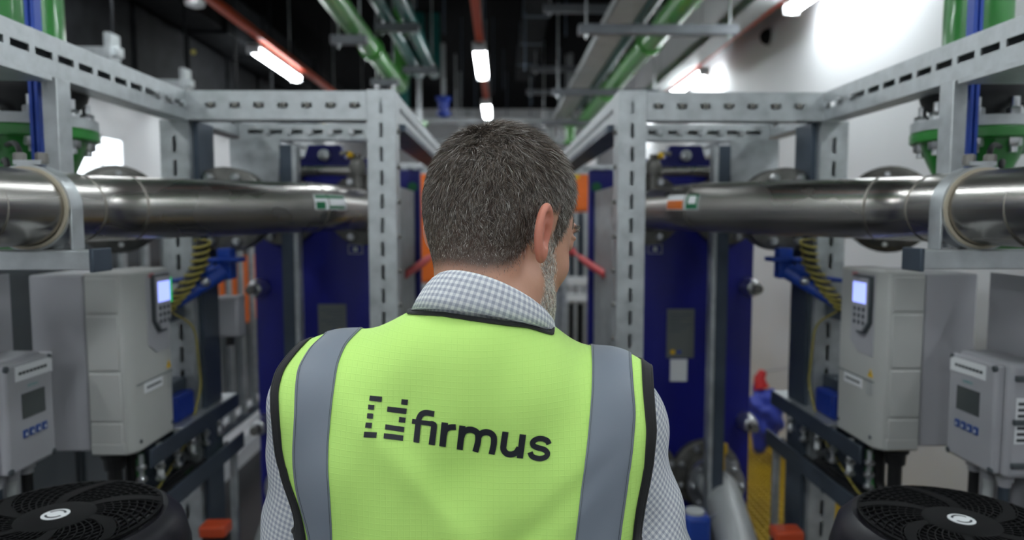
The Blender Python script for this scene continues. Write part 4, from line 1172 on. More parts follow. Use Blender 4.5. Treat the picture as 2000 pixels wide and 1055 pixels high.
# ears
def ear_prims(sx):
    base = A3((sx * .075, -.020, -.002))
    u = A3((-sx * .28, .95, .10)); u /= np.linalg.norm(u)              # towards the front of the ear
    v = A3((0, -.22, 1.0)); v -= u * (v @ u); v /= np.linalg.norm(v)     # up
    n = np.cross(u, v); n *= np.sign(n[0]) * sx                          # outwards
    c = base + n * .010 - u * .012
    M = np.stack([u, v, n])
    def loc(f):
        def g(x, y, z):
            x, y, z = x - c[0], y - c[1], z - c[2]
            return f(M[0, 0] * x + M[0, 1] * y + M[0, 2] * z, M[1, 0] * x + M[1, 1] * y + M[1, 2] * z, M[2, 0] * x + M[2, 1] * y + M[2, 2] * z)
        return g, c - .035, c + .035
    disc, _, _ = ell((0, 0, 0), (.0165, .0275, .0055))
    def rim(a, b, d):
        w = 1 + .10 * np.clip(b / .03, -1, 1)
        q = (np.sqrt((a / (.0145 * w)) ** 2 + (b / .0262) ** 2) - 1) * .0175
        return np.sqrt(q * q + (d - .002) ** 2) - .0047 + .004 * np.clip((a - .004) / .014, 0, 1) * np.clip((-b + .018) / .03, 0, 1)
    conc, _, _ = ell((.0045, -.003, .0065), (.0085, .0140, .0095))
    scap, _, _ = ell((-.001, .0145, .006), (.0085, .0075, .005))
    lobe, _, _ = ell((.005, -.0262, .0), (.0075, .009, .0045))
    att, _, _ = rcone((.010, .012, -.010), (.010, -.018, -.008), .009, .008)
    return [('+', loc(att), .008), ('+', loc(disc), .004), ('+', loc(rim), .004), ('+', loc(lobe), .006), ('-', loc(conc), .004), ('-', loc(scap), .004)]
earsR = [(m, in_head(p), k) for m, p, k in ear_prims(1)]
earsL = [(m, in_head(p), k) for m, p, k in ear_prims(-1)]

def axis_fine(lo, hi, f0, f1, fine, coarse):
    a = list(np.arange(lo, f0, coarse)) + list(np.arange(f0, f1, fine)) + list(np.arange(f1, hi, coarse))
    return np.array(a)
xs = axis_fine(-.42, .38, HO[0] - .12, HO[0] + .135, .0021, .007)
ys = axis_fine(.62, 1.22, HO[1] - .135, HO[1] + .135, .0021, .007)
zs = axis_fine(.80, 1.80, HO[2] - .165, HO[2] + .14, .0021, .008)
V, Q = surface_nets(xs, ys, zs, grid_field(xs, ys, zs, torso + arms + neck + head + earsR + earsL, pad=.02))
# hands: their own finer grid, joined to the same mesh at the wrists
def hand_ops(Wp, E_, mirror):
    d = (Wp - E_); d /= np.linalg.norm(d)
    up = A3((0, 0, 1)); sd = np.cross(d, up); sd /= np.linalg.norm(sd); up = np.cross(sd, d)
    if mirror: sd = -sd
    ops = [('+', rcone(Wp - d * .03, Wp + d * .02, .028, .026), .01),
           ('+', rcone(Wp + d * .03 + up * .022, Wp + d * .085 + up * .026, .016, .013), .02), ('+', rcone(Wp + d * .03 - up * .018, Wp + d * .08 - up * .024, .016, .012), .02),
           ('+', rcone(Wp + d * .03, Wp + d * .088, .018, .014), .02)]
    for k, (o_, L) in enumerate(((.030, .070), (.010, .078), (-.010, .072), (-.029, .056))):
        b = Wp + d * (.092 - .004 * abs(k - 1)) + up * o_
        m1 = b + d * L * .45 - sd * .010; m2 = m1 + d * L * .28 - sd * .020; m3 = m2 + d * L * .14 - sd * .018
        ops += [('+', rcone(b - d * .02, m1, .0095, .0085), .004), ('+', rcone(m1, m2, .0085, .0075), .002), ('+', rcone(m2, m3, .0075, .0065), .002)]
    t0 = Wp + d * .02 + up * .02; t1 = t0 + d * .035 + up * .025 - sd * .018; t2 = t1 + d * .035 + up * .006 - sd * .012
    ops += [('+', rcone(t0, t1, .014, .011), .008), ('+', rcone(t1, t2, .0105, .008), .003)]
    return ops
for Wp, E_, mr in ((WL, EL, False), (WR, ER, True)):
    lo, hi = Wp - .14, Wp + .22
    ax = [np.arange(l, h, .0035) for l, h in zip(lo, hi)]
    v2, q2 = surface_nets(ax[0], ax[1], ax[2], grid_field(ax[0], ax[1], ax[2], hand_ops(Wp, E_, mr), pad=.012))
    Q = np.concatenate([Q, q2 + len(V)]); V = np.concatenate([V, v2])

# skin colour: dark hair tone on the scalp, stubble tone, blush on ears
loc = (V - HO) @ HR
near = np.linalg.norm(V - HO, axis=1) < .2
phi = np.degrees(np.arctan2(np.abs(loc[:, 0]), -loc[:, 1]))            # 0 back, 90 side, 180 face
def hairline(phi, lz=None):
    return np.interp(phi, [0, 35, 55, 68, 76, 96, 101, 112, 116, 124, 150, 180], [-.070, -.068, -.057, -.034, .020, .040, .0, -.010, .030, .055, .082, .085])
hl = hairline(phi)
hair_m = smoothstep(-.010, .032, loc[:, 2] - hl) * near * (np.abs(loc[:, 0]) < .0795)
beard_top = np.interp(phi, [92, 100, 112, 125, 145, 180], [-.02, .012, .0, -.042, -.066, -.050])
beard_m = smoothstep(94, 103, phi) * smoothstep(.004, -.012, loc[:, 2] - beard_top) * smoothstep(-.135, -.115, loc[:, 2]) * near
beard_m *= 1 - .9 * (np.abs(loc[:, 0]) < .022) * (np.abs(loc[:, 2] + .06) < .009)
blush = smoothstep(.078, .083, np.abs(loc[:, 0])) * (np.abs(loc[:, 2]) < .05) * near

def skin_material():
    m = bpy.data.materials.new('skin'); m.use_nodes = True
    nt = m.node_tree; b = nt.nodes['Principled BSDF']
    at = nt.nodes.new('ShaderNodeAttribute'); at.attribute_name = 'skin_mask'
    sp = nt.nodes.new('ShaderNodeSeparateColor'); nt.links.new(at.outputs['Color'], sp.inputs[0])
    tc = nt.nodes.new('ShaderNodeTexCoord')
    nz = nt.nodes.new('ShaderNodeTexNoise'); nz.inputs['Scale'].default_value = 45; nz.inputs['Detail'].default_value = 5
    nt.links.new(tc.outputs['Object'], nz.inputs['Vector'])
    base = nt.nodes.new('ShaderNodeMix'); base.data_type = 'RGBA'
    base.inputs[6].default_value = rgb(196, 146, 120); base.inputs[7].default_value = rgb(216, 164, 140)
    nt.links.new(nz.outputs['Fac'], base.inputs[0])
    def layer(prev, fac, col):
        x = nt.nodes.new('ShaderNodeMix'); x.data_type = 'RGBA'
        nt.links.new(prev, x.inputs[6]); x.inputs[7].default_value = col; nt.links.new(fac, x.inputs[0]); return x.outputs[2]
    c = layer(base.outputs[2], sp.outputs[2], rgb(216, 132, 112))
    c = layer(c, sp.outputs[1], rgb(196, 168, 148))
    c = layer(c, sp.outputs[0], rgb(58, 50, 46))
    nt.links.new(c, b.inputs['Base Color'])
    b.inputs['Roughness'].default_value = .5
    b.inputs['Subsurface Weight'].default_value = .12
    b.inputs['Subsurface Radius'].default_value = (.01, .004, .002)
    b.inputs['Subsurface Scale'].default_value = .5
    n2 = nt.nodes.new('ShaderNodeTexNoise'); n2.inputs['Scale'].default_value = 260; n2.inputs['Detail'].default_value = 3
    nt.links.new(tc.outputs['Object'], n2.inputs['Vector'])
    bp = nt.nodes.new('ShaderNodeBump'); bp.inputs['Strength'].default_value = .25; bp.inputs['Distance'].default_value = .001
    nt.links.new(n2.outputs['Fac'], bp.inputs['Height']); nt.links.new(bp.outputs[0], b.inputs['Normal'])
    return m
SKIN = skin_material()
body = np_mesh('body', V, Q, SKIN, person)
ca = body.data.color_attributes.new('skin_mask', 'FLOAT_COLOR', 'POINT')
colr = np.ones((len(V), 4), np.float32)
colr[:, 0] = smoothstep(0, .75, hair_m) * .90; colr[:, 1] = beard_m * .7; colr[:, 2] = blush * .8
ca.data.foreach_set('color', colr.ravel())
for sx in (-1, 1):
    m = MB(); c = to_world((sx * .031, .0885, .012)); dr_ = HR @ A3((0, 1, 0))
    m.lathe(Vector(c) + Vector(dr_) * .0105, Vector(dr_), [(0, .0055), (.0012, .005), (.0018, .003)], 14); m.build('eye', INK, body)

# ------------------------------------------------------------------ hair, brows and beard as fine blades
tri = np.concatenate([Q[:, [0, 1, 2]], Q[:, [0, 2, 3]]])
tv = V[tri]
tn = np.cross(tv[:, 1] - tv[:, 0], tv[:, 2] - tv[:, 0]); ta = np.linalg.norm(tn, axis=1) / 2 + 1e-12; tn = tn / (2 * ta[:, None])
flip = np.sign(np.einsum('ij,ij->i', tn, tv.mean(1) - HO))
cent = (tv.mean(1) - HO) @ HR
flip = np.where(np.linalg.norm(cent, axis=1) < .2, np.sign(np.einsum('ij,ij->i', tn @ HR, cent - A3((0, 0, -.01)))), 1)
tn = tn * flip[:, None]
def strands(name, count, mask, length, direction, lift, width, mats, mix, parent, curl=.25, seed=3, jitter=.35):
    g = np.random.default_rng(seed)
    wgt = mask[tri].mean(1) * ta
    wgt[wgt < ta * .04] = 0
    pick = g.choice(len(tri), count, p=wgt / wgt.sum())
    r1, r2 = g.random(count), g.random(count); fl = r1 + r2 > 1; r1[fl] = 1 - r1[fl]; r2[fl] = 1 - r2[fl]
    a = tv[pick]
    root = a[:, 0] + (a[:, 1] - a[:, 0]) * r1[:, None] + (a[:, 2] - a[:, 0]) * r2[:, None]
    nrm = tn[pick]
    lp = (root - HO) @ HR
    d = direction(lp) @ HR.T
    d = d - nrm * np.einsum('ij,ij->i', d, nrm)[:, None]
    d /= np.linalg.norm(d, axis=1)[:, None] + 1e-9
    # clumps: jitter shared by near neighbours plus a little of each strand's own
    cl = np.floor(lp / .007).astype(np.int64); hsh = (cl[:, 0] * 73856093 ^ cl[:, 1] * 19349663 ^ cl[:, 2] * 83492791) % 4096
    tab = g.normal(size=(4096, 3)) * jitter
    d = d + tab[hsh] * .8 + g.normal(size=(count, 3)) * jitter * .55
    d = d - nrm * np.einsum('ij,ij->i', d, nrm)[:, None]
    d /= np.linalg.norm(d, axis=1)[:, None] + 1e-9
    lf = lift(lp) * (.75 + .5 * g.random(count))
    L = length(lp) * (.7 + .55 * g.random(count))
    g0 = d * np.cos(lf)[:, None] + nrm * np.sin(lf)[:, None]
    g1 = d * np.cos(lf * .35)[:, None] + nrm * np.sin(lf * .35)[:, None] + g.normal(size=(count, 3)) * curl * .3
    p0 = root - nrm * .0008; p1 = p0 + g0 * L[:, None] * .5; p2 = p1 + g1 * L[:, None] * .5
    view = root - A3((0, 0, CZ)); sd = np.cross(g0, nrm + g.normal(size=(count, 3)) * .6)
    sd /= np.linalg.norm(sd, axis=1)[:, None] + 1e-9
    wv = width * (.7 + .6 * g.random(count))[:, None]
    vs = np.stack([p0 - sd * wv, p0 + sd * wv, p1 + sd * wv * .8, p1 - sd * wv * .8, p2], 1).reshape(-1, 3)
    i5 = np.arange(count)[:, None] * 5
    fq = np.concatenate([i5 + [0, 1, 2], i5 + [0, 2, 3], i5 + [3, 2, 4]])
    o = np_mesh(name, vs, fq, mats, parent)
    mi = g.choice(len(mats), count, p=mix(lp) if callable(mix) else mix) if not callable(mix) else None
    if callable(mix):
        pr = mix(lp); cum = np.cumsum(pr, 1); mi = (g.random(count)[:, None] > cum).sum(1)
    # validate() can drop nothing here: three faces to a strand in three blocks
    me = o.data
    if len(me.polygons) == 3 * count:
        me.polygons.foreach_set('material_index', np.concatenate([mi, mi, mi]).astype(np.int32))
    tag(o, kind='stuff')
    return o
HM = [mat('hair_dark', rgb(62, 54, 48), 0, .42, spec=.4), mat('hair_brown', rgb(112, 97, 85), 0, .4, spec=.4), mat('hair_grey', rgb(160, 152, 144), 0, .38, spec=.5), mat('hair_white', rgb(246, 242, 234), 0, .4, spec=.5)]
crown = A3((-.004, -.066, .108))
def hair_dir(lp):
    d = lp - crown
    sw = np.stack([-d[:, 1], d[:, 0], np.zeros(len(d))], 1)
    dist = np.linalg.norm(d, axis=1)[:, None]
    out = d / (dist + 1e-6) + sw / (dist + 1e-6) * np.clip(.9 - dist / .05, 0, 1)
    out[:, 2] -= .25
    return out
def hair_len(lp):
    z = lp[:, 2]
    return np.interp(z, [-.07, -.045, -.01, .03, .07, .11], [.0035, .0055, .0085, .0125, .018, .023])
def hair_lift(lp): return np.interp(lp[:, 2], [-.06, .0, .06, .12], [.30, .35, .45, .62])
def hair_mix(lp):
    side = smoothstep(60, 100, np.degrees(np.arctan2(np.abs(lp[:, 0]), -lp[:, 1])))
    low = smoothstep(.015, -.05, lp[:, 2])
    grey = .19 + .14 * side + .12 * low
    wh = .02 + .07 * side
    br = .34 + .12 * low
    return np.stack([1 - grey - wh - br, br, grey, wh], 1)
hair = strands('hair', 88000, hair_m, hair_len, hair_dir, hair_lift, .00023, HM, hair_mix, body, jitter=.46)
def beard_dir(lp):
    o = np.zeros_like(lp); o[:, 2] = -1; o[:, 1] = .25; return o
beard = strands('beard', 15000, beard_m, lambda lp: np.full(len(lp), .0065), beard_dir, lambda lp: np.full(len(lp), .45), .00028, HM, [.0, .08, .30, .62], body, seed=5)
brow_m = (np.abs(np.abs(loc[:, 0]) - .032) < .019) * (np.abs(loc[:, 2] - .0335 - .05 * (.03 - np.abs(np.abs(loc[:, 0]) - .03)) * .3) < .0055) * (loc[:, 1] > .06) * near * 1.0
brow = strands('eyebrows', 900, brow_m, lambda lp: np.full(len(lp), .008), lambda lp: np.stack([np.sign(lp[:, 0]), lp[:, 0] * 0, .2 + lp[:, 0] * 0], 1), lambda lp: np.full(len(lp), .4), .00024, HM, [.2, .3, .35, .15], body, seed=8)
fuzz_m = smoothstep(-.105, -.062, loc[:, 2]) * (1 - hair_m) * (phi < 62) * near * (np.abs(loc[:, 0]) < .075)
fz = strands('neck_fuzz', 1600, fuzz_m, lambda lp: np.full(len(lp), .0028), beard_dir, lambda lp: np.full(len(lp), .35), .00009, HM, [.0, .55, .40, .05], body, seed=9)
# ------------------------------------------------------------------ clothes
def check_material(name, period, seed_var=True):
    m = bpy.data.materials.new(name); m.use_nodes = True
    nt = m.node_tree; b = nt.nodes['Principled BSDF']
    uv = nt.nodes.new('ShaderNodeUVMap'); uv.uv_map = 'UVMap'
    sx = nt.nodes.new('ShaderNodeSeparateXYZ'); nt.links.new(uv.outputs[0], sx.inputs[0])
    def stripe(o):
        a = nt.nodes.new('ShaderNodeMath'); a.operation = 'MULTIPLY'; a.inputs[1].default_value = 1 / period; nt.links.new(o, a.inputs[0])
        f = nt.nodes.new('ShaderNodeMath'); f.operation = 'PINGPONG'; f.inputs[1].default_value = .5; nt.links.new(a.outputs[0], f.inputs[0])
        r = nt.nodes.new('ShaderNodeMapRange'); r.inputs[1].default_value = .22; r.inputs[2].default_value = .28; nt.links.new(f.outputs[0], r.inputs[0])
        return r.outputs[0]
    s1, s2 = stripe(sx.outputs[0]), stripe(sx.outputs[1])
    ad = nt.nodes.new('ShaderNodeMath'); ad.operation = 'ADD'; nt.links.new(s1, ad.inputs[0]); nt.links.new(s2, ad.inputs[1])
    h = nt.nodes.new('ShaderNodeMath'); h.operation = 'MULTIPLY'; h.inputs[1].default_value = .5; nt.links.new(ad.outputs[0], h.inputs[0])
    cr = nt.nodes.new('ShaderNodeValToRGB')
    cr.color_ramp.elements[0].color = rgb(246, 247, 248); cr.color_ramp.elements[1].color = rgb(178, 182, 196)
    e = cr.color_ramp.elements.new(.5); e.color = rgb(214, 217, 224)
    nt.links.new(h.outputs[0], cr.inputs[0]); nt.links.new(cr.outputs[0], b.inputs['Base Color'])
    b.inputs['Roughness'].default_value = .8; b.inputs['Specular IOR Level'].default_value = .2
    return m
SHIRT = check_material('checked_cotton', .0068)
def set_uv(o, uvs):
    me = o.data; lay = me.uv_layers.new(name='UVMap')
    vi = np.empty(len(me.loops), np.int32); me.loops.foreach_get('vertex_index', vi)
    lay.data.foreach_set('uv', uvs[vi].astype(np.float32).ravel())

# shirt: the body field swollen and rippled, cut at neck, waist and wrists
def grown(ops, e): return [(m, ((lambda f: (lambda x, y, z: f(x, y, z) - e))(p[0]), p[1] - e, p[2] + e), k) for m, p, k in ops]
xs = np.arange(-.42, .40, .0052); ys = np.arange(.60, 1.16, .0052); zs = np.arange(.86, 1.60, .0052)
Fs = grid_field(xs, ys, zs, grown(torso, .006) + grown(arms, .011), pad=.03)
Xg, Yg, Zg = xs[:, None, None], ys[None, :, None], zs[None, None, :]
rip = .0018 * np.sin(38 * Zg + 22 * Xg + 3 * np.sin(9 * Yg + 14 * Zg)) + .0014 * np.sin(61 * Zg - 35 * Yg + 2 * np.sin(17 * Xg)) + .0015 * np.sin(27 * Yg + 31 * Zg + 2)
Fs = Fs + rip.astype(np.float32)
Fs = np.maximum(Fs, (Zg - NB[2] - .012).astype(np.float32) + 0 * Fs)
Fs = np.maximum(Fs, (.90 - Zg).astype(np.float32) + 0 * Fs)
for Wp, E_ in ((WL, EL), (WR, ER)):
    d = (Wp - E_) / np.linalg.norm(Wp - E_)
    pl_ = ((Xg - Wp[0]) * d[0] + (Yg - Wp[1]) * d[1] + (Zg - Wp[2]) * d[2]) + .005
    Fs = np.maximum(Fs, np.where((np.abs(Xg - Wp[0]) < .09) & (Yg > .98), pl_, -1).astype(np.float32))
VS, QS = surface_nets(xs, ys, zs, Fs)
shirt = np_mesh('shirt', VS, QS, SHIRT, person)
uv = np.stack([VS[:, 0], VS[:, 2]], 1)
for S_, E_, side, rot in ((SL, EL, -1, .10), (SR, ER, 1, .45)):
    d = (E_ - S_) / np.linalg.norm(E_ - S_)
    rel = VS - S_; along_ = rel @ d
    back = A3((0, -1, 0)); back -= d * (back @ d); back /= np.linalg.norm(back); o_ = np.cross(d, back) 
    o_ *= np.sign(o_[0]) * side
    ang = np.arctan2(rel @ o_, rel @ back)
    k = (VS[:, 0] * side > (S_[0] * side - .045)) & (along_ > -.09)
    u_, v_ = ang * .062, along_
    uv[k] = np.stack([u_ * math.cos(rot) - v_ * math.sin(rot), u_ * math.sin(rot) + v_ * math.cos(rot)], 1)[k]
set_uv(shirt, uv)

# collar: a folded band, higher at the nape, dropping to the right where the head turns
def collar_ring(cpx, cpy, d, rx, ry, tx, ty):
    c = A3(P(cpx, cpy, d))
    return lambda a: c + A3((rx * math.cos(a), ry * math.sin(a), tx * math.cos(a) + ty * math.sin(a)))
topr = collar_ring(962, 590, .795, .0665, .070, -.0235, -.033)
midr = collar_ring(956, 600, .795, .0755, .0755, -.020, -.027)
botr = collar_ring(944, 628, .795, .0835, .079, -.0128, -.0207)
innr = collar_ring(962, 600, .795, .0635, .067, -.0235, -.033)
inn2 = collar_ring(958, 640, .795, .062, .066, -.018, -.018)
n = 96; rows = []
for f in (inn2, innr, topr, None, midr, None, botr):
    rows.append(f)
pts = []
ang = [-PI * 1.5 + .16 + (2 * PI - .32) * i / n for i in range(n + 1)]     # open at the front
for a in ang:
    P_ = [inn2(a), innr(a), topr(a) * .5 + innr(a) * .5 + A3((0, 0, .0035)), topr(a)]
    t_, m_, b_ = topr(a), midr(a), botr(a)
    for s in (.2, .4, .6, .8, 1.0):
        P_.append(t_ * (1 - s) ** 2 + (2 * m_ - (t_ + b_) / 2) * 2 * s * (1 - s) + b_ * s * s)
    ctr_ = A3((X0 + .01, .795, b_[2] - .014)); P_.append(b_ + (ctr_ - b_) * .16); P_.append(b_ + (ctr_ - b_) * .10 + A3((0, 0, -.022)))
    pts.append(P_)
pts = np.array(pts)                                   # (n+1, rows, 3)
nr = pts.shape[1]
Vc = pts.reshape(-1, 3)
Qc = np.array([[i * nr + j, (i + 1) * nr + j, (i + 1) * nr + j + 1, i * nr + j + 1] for i in range(n) for j in range(nr - 1)])
collar = np_mesh('collar', Vc, Qc, SHIRT, shirt)
acc = np.concatenate([[0], np.cumsum(np.linalg.norm(np.diff(pts[:, 5], axis=0), axis=1))])
dv = np.concatenate([np.zeros((n + 1, 1)), np.cumsum(np.linalg.norm(np.diff(pts, axis=1), axis=2), 1)], 1)
set_uv(collar, np.stack([np.repeat(acc, nr), dv.ravel() - np.repeat(dv[:, 3], nr)], 1))
so = collar.modifiers.new('thickness', 'SOLIDIFY'); so.thickness = .0014; so.offset = 0

# ------------------------------------------------------------------ safety vest draped over shoulders and back
vest_ops = [(m, p, max(k, .075)) for m, p, k in torso] + [('+', rcone(SLV, SLV + A3((0, 0, -.05)), .054, .050), .06), ('+', rcone(SRV, SRV + A3((.006, 0, -.05)), .054, .050), .06)]
def vest_field(p):
    x, y, z = p[..., 0], p[..., 1], p[..., 2]
    v = None
    for m, (f, lo, hi), k in vest_ops:
        d = f(x, y, z); v = d if v is None else smin(v, d, k)
    return v
PY, PZ, OFF = .825, 1.365, .0150
ts = np.linspace(.0, .34, 120)
def vest_hit(x, row):
    """x array; row: (oy, oz, dy, dz) ray in the yz plane from inside outwards"""
    o = np.stack([x, np.full_like(x, row[0]), np.full_like(x, row[1])], -1)
    d = np.array([0, row[2], row[3]])
    pp = o[:, None, :] + ts[None, :, None] * d
    v = vest_field(pp) - OFF
    neg = v < 0
    last = neg.shape[1] - 1 - np.argmax(neg[:, ::-1], 1)
    last = np.where(neg.any(1), np.minimum(last, len(ts) - 2), 0)
    i = np.arange(len(x)); v0, v1 = v[i, last], v[i, last + 1]
    t = ts[last] + (ts[last + 1] - ts[last]) * np.clip(v0 / (v0 - v1 + 1e-9), 0, 1)
    h = o + t[:, None] * d
    w = .0022 * np.sin(34 * h[:, 0] + 17 * h[:, 2] + 1.2) + .0016 * np.sin(58 * h[:, 2] - 23 * h[:, 0]) + .0014 * np.sin(71 * h[:, 0] - 36 * h[:, 2] + .6)
    w += .0062 * np.exp(-((h[:, 0] - X0 + .04 + (h[:, 2] - 1.36) * .9) / .022) ** 2) * smoothstep(1.22, 1.30, h[:, 2]) * smoothstep(1.46, 1.40, h[:, 2])
    w -= .0056 * np.exp(-((h[:, 0] - X0 - .06 - (h[:, 2] - 1.30) * 1.1) / .02) ** 2) * smoothstep(1.16, 1.24, h[:, 2]) * smoothstep(1.42, 1.34, h[:, 2])
    return h + w[:, None] * d
rows_ = [(PY, z, -1.0, 0.0) for z in np.linspace(.98, PZ, 40)[:-1]]
NBk = len(rows_)
ths = np.radians(np.linspace(0, 180, 74))
rows_ += [(PY, PZ, -math.cos(t), math.sin(t)) for t in ths]
NF = len(rows_)
rows_ += [(PY, z, 1.0, 0.0) for z in np.linspace(PZ, .98, 24)[1:]]
EDGE = {
 'Lo': [(603, 656), (569, 691), (543, 724), (533, 762), (534, 804), (541, 879), (553, 935), (574, 987), (589, 1055), (590, 1200)],
 'Lb': [(613, 656), (580, 691), (555, 724), (545, 762), (546, 804), (552, 879), (564, 935), (586, 987), (601, 1055), (604, 1200)],
 'La': [(636, 655), (607, 680), (583, 720), (578.5, 757), (577, 804), (573, 879), (575, 935), (585.6, 982), (607, 1055), (610, 1200)],
 'Li': [(713, 637), (677, 673), (661, 710), (654, 757), (648, 804), (643, 865), (642, 917), (647, 982), (650, 1053), (654, 1200)],
 'Ln': [(806, 612), (790, 660), (780, 760), (775, 1053), (775, 1200)],
 'Rn': [(1072, 650), (1060, 690), (1040, 780), (1010, 1055), (1000, 1200)],
 'Ri': [(1154, 669), (1156, 720), (1154.5, 772), (1147, 859), (1137, 937), (1122, 1055), (1112, 1200)],
 'Ra': [(1231, 684), (1235, 751), (1240, 807), (1235, 876), (1222, 967), (1209, 1055), (1200, 1200)],
 'Rb': [(1251, 687), (1254.6, 764), (1262, 842), (1257, 919), (1241.6, 988), (1233, 1055), (1228, 1200)],
 'Ro': [(1268, 691), (1272, 764), (1277.5, 842), (1270, 919), (1255, 988), (1245, 1055), (1240, 1200)]}
ekeys = ['Lo', 'Lb', 'La', 'Li', 'Ln', 'Rn', 'Ri', 'Ra', 'Rb', 'Ro']
def unproject_x(px, y, z):
    """x of the point at depth y, height z that is seen in column px (by two fixed-point steps)"""
    x = (px - 977) / F * y
    for _ in range(3):
        q = PROJ((x, y, z)); x += (px - q[0]) / F * y
    return x
EX = np.zeros((len(rows_), len(ekeys)))
for j, kx in enumerate(ekeys):
    tab = sorted(EDGE[kx], key=lambda t: t[1]); pxs = [t[0] for t in tab]; pys = [t[1] for t in tab]
    x = unproject_x(pxs[-1], .74, 1.0); ridge = None
    prevpy = 1e9
    for i, row in enumerate(rows_):
        if ridge is None:
            for _ in range(6):
                h = vest_hit(np.array([x]), row)[0]
                px_, py_ = PROJ(h)
                nx = unproject_x(float(np.interp(py_, pys, pxs)), h[1], h[2])
                x = x * .3 + nx * .7
            if i > NBk + 8 and (py_ > prevpy - .05 or h[1] > PY + .012):
                ridge = i; xr = x
            prevpy = py_
        if ridge is not None:
            t = min(1.0, (i - ridge) / 30)
            if kx in ('Ln', 'Rn'): x = xr + ((X0 + (.012 if kx == 'Rn' else -.012)) - xr) * min(1, (i - ridge) / 50)
            elif kx[0] == 'L': x = xr + .015 * t
            else: x = xr - .015 * t
        EX[i, j] = x
def smooth_cols(A_):
    B = A_.copy(); B[1:-1] = (A_[:-2] + 2 * A_[1:-1] + A_[2:]) / 4; return B
for _ in range(3): EX = smooth_cols(EX)
def vest_material(name, col, rough, grid):
    m = mat(name, col, 0, rough, var=.03, scale=9)
    nt = m.node_tree; b = nt.nodes['Principled BSDF']
    if grid:
        tc = nt.nodes.new('ShaderNodeTexCoord'); sp = nt.nodes.new('ShaderNodeSeparateXYZ'); nt.links.new(tc.outputs['Object'], sp.inputs[0])
        hs_ = []
        for o_ in ('X', 'Z'):
            a = nt.nodes.new('ShaderNodeMath'); a.operation = 'MULTIPLY'; a.inputs[1].default_value = 1 / .0062; nt.links.new(sp.outputs[o_], a.inputs[0])
            f = nt.nodes.new('ShaderNodeMath'); f.operation = 'PINGPONG'; f.inputs[1].default_value = .5; nt.links.new(a.outputs[0], f.inputs[0])
            r = nt.nodes.new('ShaderNodeMapRange'); r.inputs[1].default_value = .40; r.inputs[2].default_value = .46; nt.links.new(f.outputs[0], r.inputs[0]); hs_.append(r.outputs[0])
        mx = nt.nodes.new('ShaderNodeMath'); mx.operation = 'MAXIMUM'; nt.links.new(hs_[0], mx.inputs[0]); nt.links.new(hs_[1], mx.inputs[1])
        bp = nt.nodes.new('ShaderNodeBump'); bp.inputs['Strength'].default_value = .3; bp.inputs['Distance'].default_value = .0006
        nt.links.new(mx.outputs[0], bp.inputs['Height']); nt.links.new(bp.outputs[0], b.inputs['Normal'])
    b.inputs['Sheen Weight'].default_value = .1
    return m
HIVIS = vest_material('hi_vis_fabric', (.63, 1.0, .23, 1), .7, True)
REFL = vest_material('reflective_tape', rgb(128, 136, 148), .5, False)
BIND = vest_material('black_binding', rgb(18, 18, 20), .75, False)
def vest_grid(name, k0, k1, nc, m, parent, r0=0, r1=None, lift=0.0, top=None, ext=0.0):
    """strip between edge columns k0 and k1; top(x array) gives the row coordinate where each column ends"""
    r1 = len(rows_) if r1 is None else r1
    rs = list(range(r0, r1)); Vv = np.zeros((len(rs), nc + 1, 3))
    for a, i in enumerate(rs):
        e0, e1 = EX[i, ekeys.index(k0)] - ext, EX[i, ekeys.index(k1)] + ext
        x = e0 + (e1 - e0) * np.linspace(0, 1, nc + 1)
        Vv[a] = vest_hit(x, rows_[i])
    if top is not None:
        # squeeze the rows of each column so that the last one lies on the neckline
        out = np.zeros_like(Vv)
        for c in range(nc + 1):
            col = Vv[:, c]; py = np.array([PROJ(p)[1] for p in col]); px = np.array([PROJ(p)[0] for p in col])
            tgt = top(px); below = np.nonzero(py <= tgt)[0]
            e = below[0] if len(below) else len(col) - 1
            e = max(e, 1)
            f = np.clip((py[e - 1] - tgt[e]) / (py[e - 1] - py[e] + 1e-9), 0, 1)
            s = np.minimum(np.arange(len(col)), e - 1 + f)
            for q in range(3): out[:, c, q] = np.interp(s, np.arange(len(col)), col[:, q])
        Vv = out
    R_, C_ = Vv.shape[:2]
    if lift:
        du = np.gradient(Vv, axis=1); dvv = np.gradient(Vv, axis=0); nn = np.cross(du, dvv); nn /= np.linalg.norm(nn, axis=2)[..., None] + 1e-12
        ctr = A3((X0, PY, 1.3)); sg = np.sign(((Vv - ctr) * nn).sum(2).mean()); Vv = Vv + nn * sg * lift
    q = np.array([[a * C_ + c, a * C_ + c + 1, (a + 1) * C_ + c + 1, (a + 1) * C_ + c] for a in range(R_ - 1) for c in range(C_ - 1)])
    return Vv, q
def vest_piece(name, m, parent, *a, **k):
    Vv, q = vest_grid(name, a[0], a[1], a[2], m, parent, **k)
    o = np_mesh(name, Vv.reshape(-1, 3), q, m, parent)
    so = o.modifiers.new('thickness', 'SOLIDIFY'); so.thickness = .0012; so.offset = 0
    return o, Vv
NECK = [(780, 610), (806, 610), (869, 613), (958, 626), (1029, 635), (1072, 649), (1100, 660)]
ntop = lambda px: np.interp(px, [t[0] for t in NECK], [t[1] for t in NECK])
